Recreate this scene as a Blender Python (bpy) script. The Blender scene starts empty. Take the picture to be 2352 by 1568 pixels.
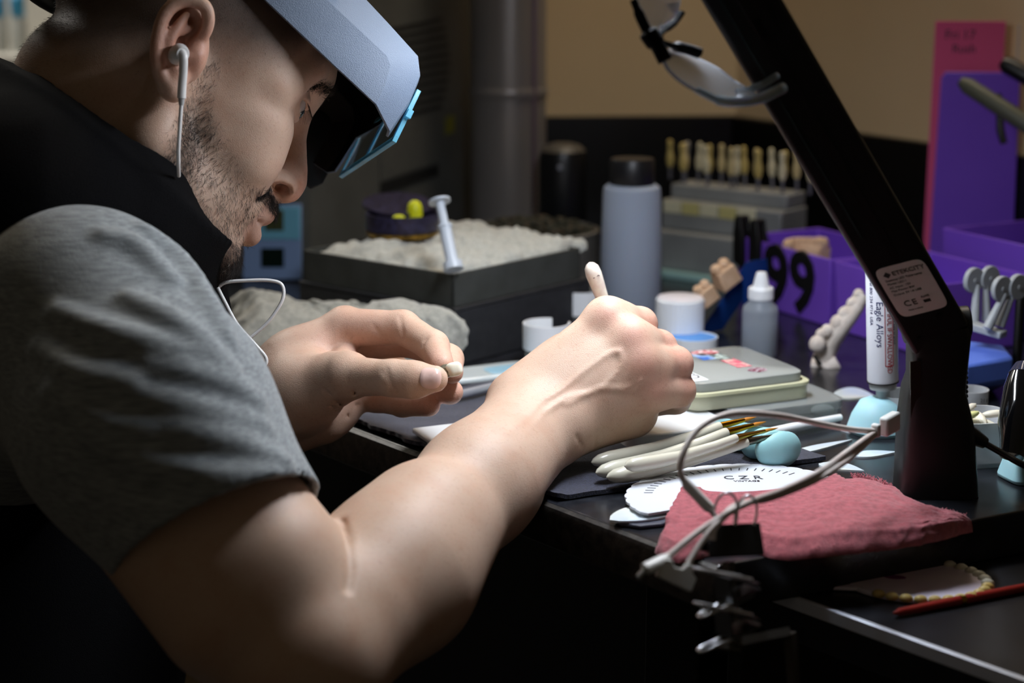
import bpy, bmesh, math, random
import numpy as np
from mathutils import Vector, Matrix, Euler
rng = random.Random(7)
COL = bpy.context.scene.collection
SC = bpy.context.scene
# ------------------------------------------------------------------ camera
F = 4000.0; PITCH = math.radians(13.0); CAM = Vector((0, 0, 1.11)); TZ = 0.75
FW = Vector((0, math.cos(PITCH), -math.sin(PITCH))); UP = Vector((0, math.sin(PITCH), math.cos(PITCH))); RT = Vector((1, 0, 0))
cd = bpy.data.cameras.new('camera'); cam = bpy.data.objects.new('camera', cd); COL.objects.link(cam)
cam.location = CAM; cam.rotation_euler = (math.pi / 2 - PITCH, 0, 0)
cd.sensor_width = 36.0; cd.lens = 36.0 * F / 2352.0; cd.clip_start = 0.02
cd.dof.use_dof = True; cd.dof.focus_distance = 1.19; cd.dof.aperture_fstop = 4.6; cd.dof.aperture_blades = 0
SC.camera = cam
# ------------------------------------------------------------------ world + view
w = bpy.data.worlds.new('world'); SC.world = w; w.use_nodes = True
w.node_tree.nodes['Background'].inputs[0].default_value = (1.0, 0.80, 0.56, 1)
w.node_tree.nodes['Background'].inputs[1].default_value = 0.036
SC.view_settings.view_transform = 'Standard'; SC.view_settings.look = 'None'
SC.view_settings.exposure = 0.0; SC.view_settings.gamma = 1.0; SC.view_settings.use_curve_mapping = False
def area(name, loc, rot, sx, sy, power, col):
    l = bpy.data.lights.new(name, 'AREA'); l.shape = 'RECTANGLE'; l.size = sx; l.size_y = sy; l.energy = power; l.color = col
    o = bpy.data.objects.new(name, l); COL.objects.link(o); o.location = loc; o.rotation_euler = rot; return o
# warm unseen light added to brighten the walls, well above and behind the bench
area('wall_fill_light', (0.45, 1.90, 2.30), (0, 0, 0), 0.5, 0.3, 15.0, (1.0, 0.86, 0.68))
# second unseen light, added to brighten the far wall behind the man
area('far_fill_light', (-1.3, 2.75, 2.45), (0, 0, 0), 0.8, 0.5, 26.0, (1.0, 0.96, 0.90))
LAMP_L = 86.0
# ------------------------------------------------------------------ layout helpers
def at(px, py, d):
    "point on the photograph's ray through (px,py) at camera depth d"
    return CAM + d * (FW + (px - 1176) / F * RT - (py - 784) / F * UP)
def tp(px, py, z=TZ):
    r = FW + (px - 1176) / F * RT - (py - 784) / F * UP
    return CAM + r * ((z - CAM.z) / r.z)
def dep(p): return (Vector(p) - CAM).dot(FW)
# ------------------------------------------------------------------ materials
def lin(c):
    if isinstance(c, str): c = [int(c[i:i + 2], 16) / 255 for i in (0, 2, 4)]
    return tuple((x / 12.92 if x <= .04045 else ((x + .055) / 1.055) ** 2.4) for x in c)
MATS = {}
def mat(name, col, rough=.5, metal=0., var=None, bump=None, trans=0., ior=1.45, sss=0., spec=.5, emit=None, alpha=None, coat=0., sheen=0., stretch=None):
    if name in MATS: return MATS[name]
    m = bpy.data.materials.new(name); m.use_nodes = True; MATS[name] = m
    nt = m.node_tree; b = nt.nodes['Principled BSDF']; c = lin(col)
    b.inputs['Base Color'].default_value = (*c, 1); b.inputs['Roughness'].default_value = rough; b.inputs['Metallic'].default_value = metal
    b.inputs['Transmission Weight'].default_value = trans; b.inputs['IOR'].default_value = ior
    b.inputs['Specular IOR Level'].default_value = spec; b.inputs['Coat Weight'].default_value = coat; b.inputs['Sheen Weight'].default_value = sheen
    if sss:
        b.inputs['Subsurface Weight'].default_value = sss; b.inputs['Subsurface Radius'].default_value = (.010, .004, .0022); b.inputs['Subsurface Scale'].default_value = .5
    if alpha is not None: b.inputs['Alpha'].default_value = alpha
    if emit: b.inputs['Emission Color'].default_value = (*lin(emit[0]), 1); b.inputs['Emission Strength'].default_value = emit[1]
    tc = None
    def tex(scale, detail=3):
        nonlocal tc
        if tc is None:
            tc = nt.nodes.new('ShaderNodeTexCoord')
            if stretch:
                mp = nt.nodes.new('ShaderNodeMapping'); nt.links.new(tc.outputs['Object'], mp.inputs['Vector']); mp.inputs['Scale'].default_value = stretch; tc = mp
        n = nt.nodes.new('ShaderNodeTexNoise'); n.inputs['Scale'].default_value = scale; n.inputs['Detail'].default_value = detail
        nt.links.new(tc.outputs[0] if stretch else tc.outputs['Object'], n.inputs['Vector']); return n
    if var:   # (scale, second colour, [lo, hi])
        n = tex(var[0]); r = nt.nodes.new('ShaderNodeValToRGB'); lo, hi = var[2] if len(var) > 2 else (.35, .65)
        r.color_ramp.elements[0].position = lo; r.color_ramp.elements[1].position = hi
        r.color_ramp.elements[0].color = (*c, 1); r.color_ramp.elements[1].color = (*lin(var[1]), 1)
        nt.links.new(n.outputs['Fac'], r.inputs[0]); nt.links.new(r.outputs[0], b.inputs['Base Color'])
    if bump:  # (scale, distance)
        n = tex(bump[0], 4); bp = nt.nodes.new('ShaderNodeBump'); bp.inputs['Distance'].default_value = bump[1]; bp.inputs['Strength'].default_value = 1.
        nt.links.new(n.outputs['Fac'], bp.inputs['Height']); nt.links.new(bp.outputs[0], b.inputs['Normal'])
    return m
# ------------------------------------------------------------------ mesh helpers
class G:
    def __init__(s): s.v = []; s.f = []
    def add(s, vs, fs, M=None):
        o = len(s.v)
        for p in vs:
            p = Vector(p); s.v.append(M @ p if M else p)
        s.f += [[i + o for i in q] for q in fs]; return s
    def box(s, c, d, M=None):
        x, y, z = d[0] / 2, d[1] / 2, d[2] / 2
        vs = [(c[0] + a * x, c[1] + b * y, c[2] + e * z) for a in (-1, 1) for b in (-1, 1) for e in (-1, 1)]
        return s.add(vs, [(0, 1, 3, 2), (4, 6, 7, 5), (0, 4, 5, 1), (2, 3, 7, 6), (0, 2, 6, 4), (1, 5, 7, 3)], M)
    def rings(s, rs, cap0=True, cap1=True, closed=True, M=None):
        n = len(rs[0]); vs = [p for r in rs for p in r]; fs = []
        for i in range(len(rs) - 1):
            for j in range(n if closed else n - 1):
                k = (j + 1) % n; fs.append((i * n + j, i * n + k, (i + 1) * n + k, (i + 1) * n + j))
        if cap0: fs.append(tuple(range(n))[::-1])
        if cap1: fs.append(tuple((len(rs) - 1) * n + j for j in range(n)))
        return s.add(vs, fs, M)
    def lathe(s, prof, n=32, M=None, cap0=True, cap1=True, sx=1., sy=1.):
        return s.rings([[(max(r, 1e-5) * math.cos(2 * math.pi * j / n) * sx, max(r, 1e-5) * math.sin(2 * math.pi * j / n) * sy, z) for j in range(n)] for r, z in prof], cap0, cap1, M=M)
    def tube(s, pts, r, n=10, M=None, flat=1., cap=True, up=None):
        pts = [Vector(p) for p in pts]; rr = r if isinstance(r, (list, tuple)) else [r] * len(pts); rs = []; u = None
        for i, p in enumerate(pts):
            t = (pts[min(i + 1, len(pts) - 1)] - pts[max(i - 1, 0)]).normalized()
            if u is None:
                a = Vector(up) if up else (Vector((0, 0, 1)) if abs(t.z) < .9 else Vector((1, 0, 0)))
                u = (a - t * a.dot(t)).normalized()
            else: u = (u - t * u.dot(t)).normalized()
            v = t.cross(u)
            rs.append([p + (u * math.cos(2 * math.pi * j / n) * flat + v * math.sin(2 * math.pi * j / n)) * rr[i] for j in range(n)])
        return s.rings(rs, cap, cap, M=M)
    def prism(s, poly, z0, z1, M=None, top=1.0):
        n = len(poly); cx = sum(p[0] for p in poly) / n; cy = sum(p[1] for p in poly) / n
        return s.rings([[(p[0], p[1], z0) for p in poly], [(cx + (p[0] - cx) * top, cy + (p[1] - cy) * top, z1) for p in poly]], M=M)
    def ball(s, c, r, n=16, m=10, M=None):
        r = r if isinstance(r, (tuple, list)) else (r, r, r); rs = []
        for i in range(m + 1):
            a = math.pi * i / m; q = max(math.sin(a), 1e-4)
            rs.append([(c[0] + r[0] * q * math.cos(2 * math.pi * j / n), c[1] + r[1] * q * math.sin(2 * math.pi * j / n), c[2] - r[2] * math.cos(a)) for j in range(n)])
        return s.rings(rs, M=M)
    def obj(s, name, m, parent=None, smooth=True, bevel=0., seg=2, loc=None, rot=None, sharp=40, world=False):
        me = bpy.data.meshes.new(name)
        off = parent.location if (world and parent) else Vector()
        me.from_pydata([tuple(p - off) for p in s.v], [], s.f); me.update()
        bm = bmesh.new(); bm.from_mesh(me); bmesh.ops.recalc_face_normals(bm, faces=bm.faces); bm.to_mesh(me); bm.free()
        o = bpy.data.objects.new(name, me); COL.objects.link(o); me.materials.append(m)
        if parent: o.parent = parent
        if loc is not None: o.location = loc
        if rot is not None: o.rotation_euler = rot
        if smooth:
            me.polygons.foreach_set('use_smooth', [True] * len(me.polygons))
            try: me.set_sharp_from_angle(angle=math.radians(sharp))
            except Exception: pass
        if bevel:
            b = o.modifiers.new('bevel', 'BEVEL'); b.width = bevel; b.segments = seg; b.limit_method = 'ANGLE'; b.angle_limit = math.radians(35); b.harden_normals = False
        return o
def tag(o, label, cat=None, group=None, kind=None):
    if label: o['label'] = label
    if cat: o['category'] = cat
    if group: o['group'] = group
    if kind: o['kind'] = kind
    return o
def thing(name, label, cat, loc=(0, 0, 0), rotz=0., group=None):
    o = bpy.data.objects.new(name, None); COL.objects.link(o); o.location = loc; o.rotation_euler = (0, 0, rotz); o.empty_display_size = .02
    return tag(o, label, cat, group)
def struct(o): o['kind'] = 'structure'; return o
def spline(pts, n=8):
    "Catmull-Rom through points"
    P = [Vector(p) for p in pts]; P = [2 * P[0] - P[1]] + P + [2 * P[-1] - P[-2]]; out = []
    for i in range(1, len(P) - 2):
        a, b, c, d = P[i - 1:i + 3]
        for k in range(n):
            t = k / n; out.append(.5 * ((2 * b) + (c - a) * t + (2 * a - 5 * b + 4 * c - d) * t * t + (3 * b - a - 3 * c + d) * t ** 3))
    return out + [P[-2]]
def txt(s, size, name, m, parent, M, ext=.00015, align='LEFT', sx=1., bold=0.):
    cu = bpy.data.curves.new(name, 'FONT'); cu.body = s; cu.size = size; cu.extrude = ext; cu.align_x = align; cu.align_y = 'CENTER'; cu.resolution_u = 3; cu.offset = bold
    t = bpy.data.objects.new(name, cu); COL.objects.link(t)
    me = bpy.data.meshes.new_from_object(t.evaluated_get(bpy.context.evaluated_depsgraph_get())); bpy.data.objects.remove(t)
    me.transform(M @ Matrix.Diagonal((sx, 1, 1, 1))); me.materials.clear(); me.materials.append(m); me.name = name
    o = bpy.data.objects.new(name, me); COL.objects.link(o); o.parent = parent; return o
def frame(o, x, y, z=None):
    "4x4 with origin o and axes x, y (z derived)"
    x = Vector(x).normalized(); y = Vector(y); y = (y - x * y.dot(x)).normalized(); z = x.cross(y)
    return Matrix(((x.x, y.x, z.x, o[0]), (x.y, y.y, z.y, o[1]), (x.z, y.z, z.z, o[2]), (0, 0, 0, 1)))
def superell(a, b, n=32, e=4.):
    out = []
    for j in range(n):
        t = 2 * math.pi * j / n; c, s_ = math.cos(t), math.sin(t)
        out.append((a * math.copysign(abs(c) ** (2 / e), c), b * math.copysign(abs(s_) ** (2 / e), s_)))
    return out
# dark things share these
BLACK = mat('black_plastic', '0c0c0d', .38)
WHITE = mat('white_plastic', 'e6e8ea', .35, sss=.0)
STEEL = mat('steel', 'b9bcc0', .25, 1.)
# ================================================================== SETTING
K = tp(1640, 1302); e1 = (tp(800, 985) - K); e1.z = 0; e1.normalize()          # along the front edge, away from the camera
e2 = Vector((-e1.y, e1.x, 0)); e2 = e2 if e2.x > 0 else -e2                      # into the bench
TABLE_ANG = math.atan2(e1.y, e1.x)
tm = mat('bench_laminate', '17181c', .22, var=(60, '24262b'), bump=(900, .00004))
def slab(name, p0, a, la, b, lb, z0, z1, m, parent=None, bevel=.002):
    g = G(); g.rings([[p0 + Vector((0, 0, z - p0.z)) , p0 + a * la + Vector((0, 0, z - p0.z)), p0 + a * la + b * lb + Vector((0, 0, z - p0.z)), p0 + b * lb + Vector((0, 0, z - p0.z))] for z in (z0, z1)])
    return g.obj(name, m, parent, bevel=bevel, smooth=False, world=bool(parent))
tb = thing('workbench', 'black laminate workbench with a worn rounded front edge', 'workbench', (K.x, K.y, 0))
e3 = tp(2230, 1195) - K; e3.z = 0; e3.normalize(); CN = at(1690, 262, 2.2); CN.z = 0
dl = Vector((-1, -.06, 0)).normalized(); dr = Vector((.5, -.86, 0)).normalized()
def flat(v, z): return Vector((v.x, v.y, z))
_poly = [K + e2 * .004, K + e1 * 1.15 + e2 * .004, CN + dl * .86 + Vector((0, -.016, 0)), CN + Vector((-.01, -.018, 0)), CN + dr * 1.0 - Vector((.016, .01, 0)), K + e3 * .72]
g = G(); g.rings([[flat(p, z) for p in _poly] for z in (TZ - .03, TZ)]); g.obj('worktop', tm, tb, bevel=.0015, smooth=False, world=True)
g = G(); ed = mat('worn_edge', '3b3732', .42, var=(140, '1a1918'), bump=(500, .0002))
g.rings([[K + e1 * q + e2 * a + Vector((0, 0, z - K.z)) for a, z in ((.004, TZ - .0005), (.001, TZ - .002), (0, TZ - .005), (0, TZ - .028), (.002, TZ - .03), (.004, TZ - .03))] for q in (0, 1.15)]).obj('edge_strip', ed, tb, world=True)
for q, w_ in ((.06, .05), (1.05, .05)):
    slab('bench_leg', K + e1 * q + e2 * .05, e1, .05, e2, .05, 0, TZ - .03, BLACK, tb)
    slab('bench_leg', K + e1 * q + e2 * .45, e1, .05, e2, .05, 0, TZ - .03, BLACK, tb)
slab('under_bench_shade', K + e1 * .14 + e2 * .30, e1, .93, e2, .015, .02, TZ - .03, BLACK, tb)  # black sheets added to darken the space under the bench
slab('under_bench_shade', K + e1 * .02 + e2 * .05, e1, .015, e2, .5, .02, TZ - .07, BLACK, tb)
# floor and the two walls that meet in the corner behind the bench
fl = G(); fl.box((0, 1.2, -.01), (7, 6, .02)); struct(fl.obj('floor', mat('floor_vinyl', '15161a', .6, var=(8, '1c1d20')), smooth=False))
wl = mat('beige_paint', 'dcc49c', .8, var=(3, 'd3ba92'), bump=(300, .0003)); bs = mat('black_backsplash', '0b0b0c', .3)
ZS = (at(1690, 264, 2.2)).z
for nm, d_, L_ in (('wall_back', dl, .80), ('wall_right', dr, 1.15)):
    nrm = Vector((d_.y, -d_.x, 0)); nrm = nrm if nrm.y > 0 else -nrm
    if nm == 'wall_right': nrm = nrm if nrm.x > 0 else -nrm
    wo = slab(nm, CN - d_ * (.10 if nm == 'wall_right' else 0.), d_, L_, nrm, .1, 0, 2.5, wl, None, 0); struct(wo)
    s_ = slab('backsplash', CN - nrm * .012, d_, L_, nrm, .014, TZ, ZS, bs, wo, .002)
# pale far wall seen past the back of the man's head
fw_ = mat('pale_wall_paint', 'cfccc2', .8, var=(4, 'c4c0b6'))
wfar = slab('wall_left', Vector((-2.6, 3.2, 0)), Vector((1, 0, 0)), 1.9, Vector((0, 1, 0)), .1, 0, 2.5, fw_, None, 0); struct(wfar)
tube_blue = mat('sky_blue_plastic', '3f9fd0', .4); tube_clear = mat('grey_tube', 'a9aca8', .3)
SHZ = at(30, 118, 3.1).z
sh = tag(slab('wall_shelf', Vector((-1.35, 3.0, 0)), Vector((1, 0, 0)), .7, Vector((0, 1, 0)), .2, SHZ - .02, SHZ, fw_, None, .002), 'pale shelf fixed to the far wall behind the man', 'shelf')
for i, x in enumerate((2, 47)):
    p = at(x, 120, 3.07)
    t = thing('squeeze_bottle', 'grey bottle with a sky blue top on the far wall shelf', 'bottle', (p.x, p.y, SHZ), 0, 'blue-topped bottles on the far shelf')
    G().lathe([(.013, 0), (.014, .01), (.014, .055), (.010, .062)], 20).obj('bottle_body', tube_clear, t)
    G().lathe([(.011, .062), (.0125, .064), (.0125, .095), (.008, .10), (.003, .115)], 20).obj('cap', tube_blue, t)
# lower bench section to the right, with a pale edge strip
z2 = TZ - .0305
J = tp(1700, 1322, z2); lb = thing('lower_bench', 'dark lower bench section with a pale metal edge beside the main bench', 'workbench', (J.x, J.y, 0))
P1 = tp(2352, 1556, z2); f1 = (P1 - tp(1700, 1322, z2)); f1.z = 0; f1.normalize(); f2 = Vector((-f1.y, f1.x, 0)); f2 = f2 if f2.x > 0 else -f2
slab('worktop', J - f1 * .02, f1, .62, f2, .36, z2 - .03, z2, mat('lower_laminate', '1a1b1f', .3, var=(40, '222328')), lb, .001)
slab('edge_strip', J - f1 * .02 - f2 * .0032, f1, .62, f2, .0034, z2 - .008, z2 + .0004, mat('pale_metal_strip', 'd5dcea', .35, .15), lb, .0005)
slab('bench_leg', J + f1 * .08 + f2 * .28, f1, .04, f2, .04, 0, z2 - .03, BLACK, lb)
slab('bench_leg', J + f1 * .5 + f2 * .05, f1, .04, f2, .04, 0, z2 - .03, BLACK, lb)
# dark terry mat under the hands
matm = mat('navy_terry', '33364a', .95, var=(500, '1d1f2b', (.4, .62)), bump=(1100, .0010), sheen=.3)
MZ = TZ + .004
def grid_cloth(name, m, corners, nu, nv, hfun, parent=None, thick=.003, world=True):
    "cloth sheet over a quad of table points; hfun(u,v)->height above quad"
    a, b, c, d = [Vector(p) for p in corners]; top = []; g = G(); vs = []; n = (nu + 1) * (nv + 1)
    for lay in (0, 1):
        for i in range(nu + 1):
            for j in range(nv + 1):
                u, v = i / nu, j / nv; p = a * (1 - u) * (1 - v) + b * u * (1 - v) + c * u * v + d * (1 - u) * v
                r = hfun(u, v); h = r[0] if isinstance(r, tuple) else r
                if isinstance(r, tuple): p = p + Vector((r[1], r[2], 0))
                vs.append(p + Vector((0, 0, h if lay == 0 else max(h - thick, .0004 if h > .0005 else h - thick))))
    fs = []
    ix = lambda l, i, j: l * n + i * (nv + 1) + j
    for i in range(nu):
        for j in range(nv):
            fs.append((ix(0, i, j), ix(0, i + 1, j), ix(0, i + 1, j + 1), ix(0, i, j + 1))); fs.append((ix(1, i, j + 1), ix(1, i + 1, j + 1), ix(1, i + 1, j), ix(1, i, j)))
    for i in range(nu): fs.append((ix(0, i + 1, 0), ix(0, i, 0), ix(1, i, 0), ix(1, i + 1, 0))); fs.append((ix(0, i, nv), ix(0, i + 1, nv), ix(1, i + 1, nv), ix(1, i, nv)))
    for j in range(nv): fs.append((ix(0, 0, j), ix(0, 0, j + 1), ix(1, 0, j + 1), ix(1, 0, j))); fs.append((ix(0, nu, j + 1), ix(0, nu, j), ix(1, nu, j), ix(1, nu, j + 1)))
    g.v = vs; g.f = fs; return g.obj(name, m, parent, world=bool(parent) and world, sharp=70)
def nz(x, y=0., s=0.):
    return (math.sin(x * 1.7 + s) + math.sin(y * 2.3 + s * 1.3 + 1.1) + math.sin((x + y) * 3.1 + s * 2.1) * .6 + math.sin((x * 1.3 - y) * 4.7 + s) * .4) / 3.
def mat_h(u, v):
    e = min(u, 1 - u, v, 1 - v)
    return .0042 + .0009 * nz(u * 9, v * 14, 2) + .0016 * math.exp(-(u / .022) ** 2) * (1 + .3 * nz(v * 40, 0, 1)), .0025 * nz(v * 25, 0, 3) * (u < .08), .0025 * nz(v * 25, 0, 4) * (u < .08)
mo = grid_cloth('bench_mat', matm, [K + e1 * .150 + e2 * .009, K + e1 * .100 + e2 * .215, K + e1 * .42 + e2 * .235, K + e1 * .42 + e2 * .009], 110, 200, lambda u, v: mat_h(u, v))
tag(mo, 'navy grey terry towel mat lying along the bench front under the hands', 'mat')
# black leather pad with rounded corner at the bench corner
# ================================================================== DESK LAMP
def bx(g, o, x, y, z, a, b, c):
    "box spanned in a free frame: centre o, axes x,y,z, full sizes a,b,c"
    g.box((0, 0, 0), (a, b, c), frame(o, x, y)); return g
lampm = mat('lamp_black', '151617', .42, bump=(700, .00003)); lampd = mat('lamp_dark_groove', '030303', .5)
LB = tp(2148, 1124)
H0 = at(2146, 752, 1.12); H1 = at(1545, -270, 0.972)
lamp = thing('desk_lamp', 'black folding desk lamp with a printed rating label on its leaning arm', 'lamp', LB)
ax = (H1 - H0).normalized(); LEN = (H1 - H0).length
wd = (RT - ax * RT.dot(ax)).normalized(); wd = (wd + Vector((0, .10, 0))).normalized(); wd = (wd - ax * wd.dot(ax)).normalized()
nr = ax.cross(wd); nr = nr if nr.y < 0 else -nr            # towards camera
AW = .0395; AT = .020
g = G(); bx(g, H0 + ax * (LEN / 2 - .004), wd, ax, nr, AW, LEN + .004, AT); g.obj('arm', lampm, lamp, bevel=.003, seg=3, world=True)
g = G(); bx(g, H0 + ax * (.155) + wd * .001 + nr * (AT / 2 + .0002), wd, ax, nr, .0045, .19, .0008); g.obj('arm_groove', lampd, lamp, world=True)
g = G(); bx(g, H0 + ax * (.30) + wd * .004 + nr * (AT / 2 + .0002), wd, ax, nr, .013, .13, .0008); g.obj('arm_recess', lampd, lamp, world=True, bevel=.0003)
g = G(); bx(g, H0 + ax * (.27) - wd * (AW / 2 - .009) + nr * (AT / 2 + .0006), wd, ax, nr, .0012, .36, .0012); g.obj('trim_line', mat('lamp_trim', '4d5c60', .25, .5), lamp, world=True)
# hinge block and upright (built upright on the bench)
up_ = (H0 - (LB + Vector((0, 0, 0)))); hu = at(2146, 752, 1.125)
v3 = (hu - LB).normalized(); w3 = (RT - v3 * RT.dot(v3)).normalized(); n3 = v3.cross(w3); n3 = n3 if n3.y < 0 else -n3
def ring3(t, w_, dpt, off=0.): 
    c = LB + v3 * t + w3 * off
    return [c + w3 * x + n3 * y for x, y in superell(w_ / 2, dpt / 2, 28, 5)]
HL = (hu - LB).length
g = G(); g.rings([[flat(p, TZ + .0004) for p in ring3(0, .052, .046, 0)], [flat(p, TZ + .009) for p in ring3(.006, .051, .045)], ring3(.05, .047, .040), ring3(.075, .0385, .034, -.001), ring3(HL * .72, .0365, .030, .001), ring3(HL * .88, .038, .030, .002), ring3(HL - .004, .040, .030, .002), ring3(HL + .003, .037, .028, .002)]); g.obj('upright', lampm, lamp, world=True, sharp=30)
g = G(); g.tube([hu - w3 * .020 + v3 * .002, hu + w3 * .0225 + v3 * .002], .0105, 28); g.obj('hinge_barrel', lampm, lamp, world=True, bevel=.001)
g = G()
for i in range(13):
    t = HL * .46 + i * .0033; c = LB + v3 * t + w3 * (.0185) 
    g.tube([c - n3 * .008, c + n3 * .008], .0016, 8)
g.obj('ratchet_teeth', lampm, lamp, world=True)
g = G(); bx(g, LB + v3 * (HL * .55) - w3 * .0155 + n3 * .0155, w3, v3, n3, .007, .075, .0012); g.obj('upright_panel', mat('lamp_brown_gloss', '2a211c', .12), lamp, world=True)
for q in ((.006, .012), (-.012, .004)):
    g = G(); g.tube([H0 + ax * q[1] + wd * q[0] + nr * (AT / 2 - .001), H0 + ax * q[1] + wd * q[0] + nr * (AT / 2 + .0008)], .0022, 14); g.obj('screw', lampd, lamp, world=True)
# rating label on the arm
LM = frame(H0 + ax * .0405 + nr * (AT / 2 + .0004), wd, ax); inv = Matrix.Translation(-LB)
if LM.to_3x3().col[2].dot(nr) < 0: LM = frame(H0 + ax * .0405 + nr * (AT / 2 + .0004), wd, ax)
lbm = mat('label_grey', 'f4f6f4', .5); ink = mat('label_ink', '3d4142', .7)
pl = [(x, y) for x, y in superell(.0150, .0205, 32, 7)]
sk = Matrix(((1, 0, 0, 0), (-.33, 1, 0, 0), (0, 0, 1, 0), (0, 0, 0, 1)))
g = G(); g.prism(pl, 0, .0003, LM @ sk); lab = g.obj('rating_label', lbm, lamp, world=True)
def lt(s_, size, x, y, nm='label_text'): return txt(s_, size, nm, ink, lab, inv @ LM @ sk @ Matrix.Translation((x, y, .0005)), .00008)
lt('ETEKCITY', .0044, -.0060, .0142)
g = G(); g.prism([(-.0112, .0142), (-.0090, .0166), (-.0068, .0142), (-.0090, .0118)], .0003, .0006, LM @ sk); g.obj('label_logo', ink, lab).data.transform(inv)
for i, (s_, y) in enumerate((('Desktop LED Table Lamp', .0098), ('Model: LE211', .0070), ('AC Input:  12V', .0040), ('Max Power: 8W', .0012), ('Output: 5V 1A USB', -.0018))): lt(s_, .0021, -.0118, y)
lt('C', .0062, -.0092, -.0105); lt('E', .0062, -.0042, -.0105); lt('RoHS', .0021, .0022, -.0082); lt('Made in China', .0015, -.0085, -.0158)
g = G(); g.box((.0045, -.0118, .0004), (.0042, .0022, .0002), LM @ sk); g.obj('label_mark', ink, lab).data.transform(inv)
# lamp head: long light panel above the hands, out of the picture
hd = Vector((.06, .998, 0)).normalized(); hs = Vector((0, 0, 1)).cross(hd)
HC = H1 + hd * .15 + Vector((0, 0, .012))
g = G(); bx(g, HC, hd, hs, None, .32, .052, .016); g.obj('lamp_head', lampm, lamp, bevel=.004, world=True)
g = G(); bx(g, HC - Vector((0, 0, .0086)), hd, hs, None, .27, .040, .0014); g.obj('diffuser', mat('led_diffuser', 'ffffff', .5, emit=('eef4ff', LAMP_L)), lamp, world=True)
g = G(); g.tube([H1 - hs * .026, H1 + hs * .026], .012, 24); g.obj('head_hinge', lampm, lamp, world=True)
# power lead
lead = [at(2205, 990, 1.145), at(2235, 1005, 1.15), at(2262, 1018, 1.15), at(2310, 1045, 1.145), at(2352, 1068, 1.14), at(2450, 1110, 1.14), tp(2600, 1150, TZ + .004)]
g = G(); g.tube(spline(lead, 6), .0022, 10); g.obj('power_lead', BLACK, lamp, world=True)
g = G(); g.tube([at(2185, 965, 1.14), at(2225, 996, 1.147), at(2262, 1017, 1.15)], [.008, .0065, .004], 14); g.obj('lead_plug', BLACK, lamp, world=True)

# ================================================================== SAFETY GLASSES hanging on the lamp arm
gl = mat('clear_polycarbonate', 'dfe6ee', .12, trans=.86, ior=1.2); glf = mat('glasses_black_rubber', '040404', .7, spec=.2); glt = mat('clear_temple', 'b9c9d2', .2, trans=.6)
gp = at(1560, 120, .975); sg = thing('safety_glasses', 'clear safety glasses with black nose bridge hanging beside the lamp arm', 'glasses', gp)
# local frame: B = along lens width downwards, V = vertical of the lens, N = wearer's forward
def A(px, py, d): return at(px, py, d - .185)
def lens(pts_front, pts_back, nm):
    a = spline(pts_front, 5); b = spline(pts_back, 5); rs = []
    for p, q in zip(a, b):
        dirn = (q - p); nn = dirn.cross(Vector((.3, 1, .2))).normalized() * .0011
        rs.append([p + nn, p * .5 + q * .5 + nn * 1.6 + Vector((0, -.002, 0)), q + nn, q - nn, p * .5 + q * .5 - nn * .2 + Vector((0, -.002, 0)), p - nn])
    g = G(); g.rings(rs); return g.obj(nm, gl, sg, world=True, sharp=60)
lens([A(1518, 120, 1.150), A(1535, 160, 1.150), A(1580, 198, 1.150), A(1650, 226, 1.152), A(1725, 228, 1.16)], [A(1540, 112, 1.185), A(1600, 135, 1.19), A(1650, 160, 1.19), A(1690, 190, 1.185), A(1740, 218, 1.18)], 'lens')
lens([A(1448, -30, 1.150), A(1462, 15, 1.150), A(1476, 45, 1.150), A(1492, 68, 1.150), A(1510, 92, 1.152)], [A(1560, -40, 1.185), A(1562, 0, 1.19), A(1555, 30, 1.19), A(1535, 50, 1.185), A(1512, 70, 1.175)], 'lens')
g = G(); g.tube(spline([A(1455, 0, 1.149), A(1475, 48, 1.149), A(1492, 80, 1.15), A(1510, 105, 1.15), A(1528, 140, 1.15)], 5), [.0022] * 3 + [.003] * 6 + [.0055] * 6 + [.0042] * 6, 10); g.obj('frame_bridge', glf, sg, world=True)
g = G(); g.tube(spline([A(1515, 95, 1.155), A(1545, 105, 1.165), A(1575, 112, 1.172), A(1606, 122, 1.175)], 5), [.0025] * 4 + [.003] * 3 + [.0052] * 9, 12, flat=.6); g.obj('nose_pad', glf, sg, world=True)
g = G(); g.tube(spline([A(1515, 80, 1.155), A(1535, 62, 1.165), A(1552, 48, 1.172), A(1566, 28, 1.175)], 5), [.002] * 4 + [.003] * 5 + [.0024] * 7, 12, flat=.6); g.obj('nose_pad', glf, sg, world=True)
g = G(); g.tube(spline([A(1600, 206, 1.149), A(1650, 230, 1.149), A(1700, 234, 1.155), A(1750, 225, 1.17), A(1798, 202, 1.185)], 6), [.0022] * 6 + [.003] * 12 + [.0034] * 7, 12); g.obj('temple', glt, sg, world=True)
g = G(); g.tube(spline([A(1690, 214, 1.175), A(1720, 205, 1.18), A(1750, 195, 1.19), A(1784, 174, 1.20)], 6), [.0016] * 8 + [.0024] * 11, 12); g.obj('temple', glt, sg, world=True)

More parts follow.
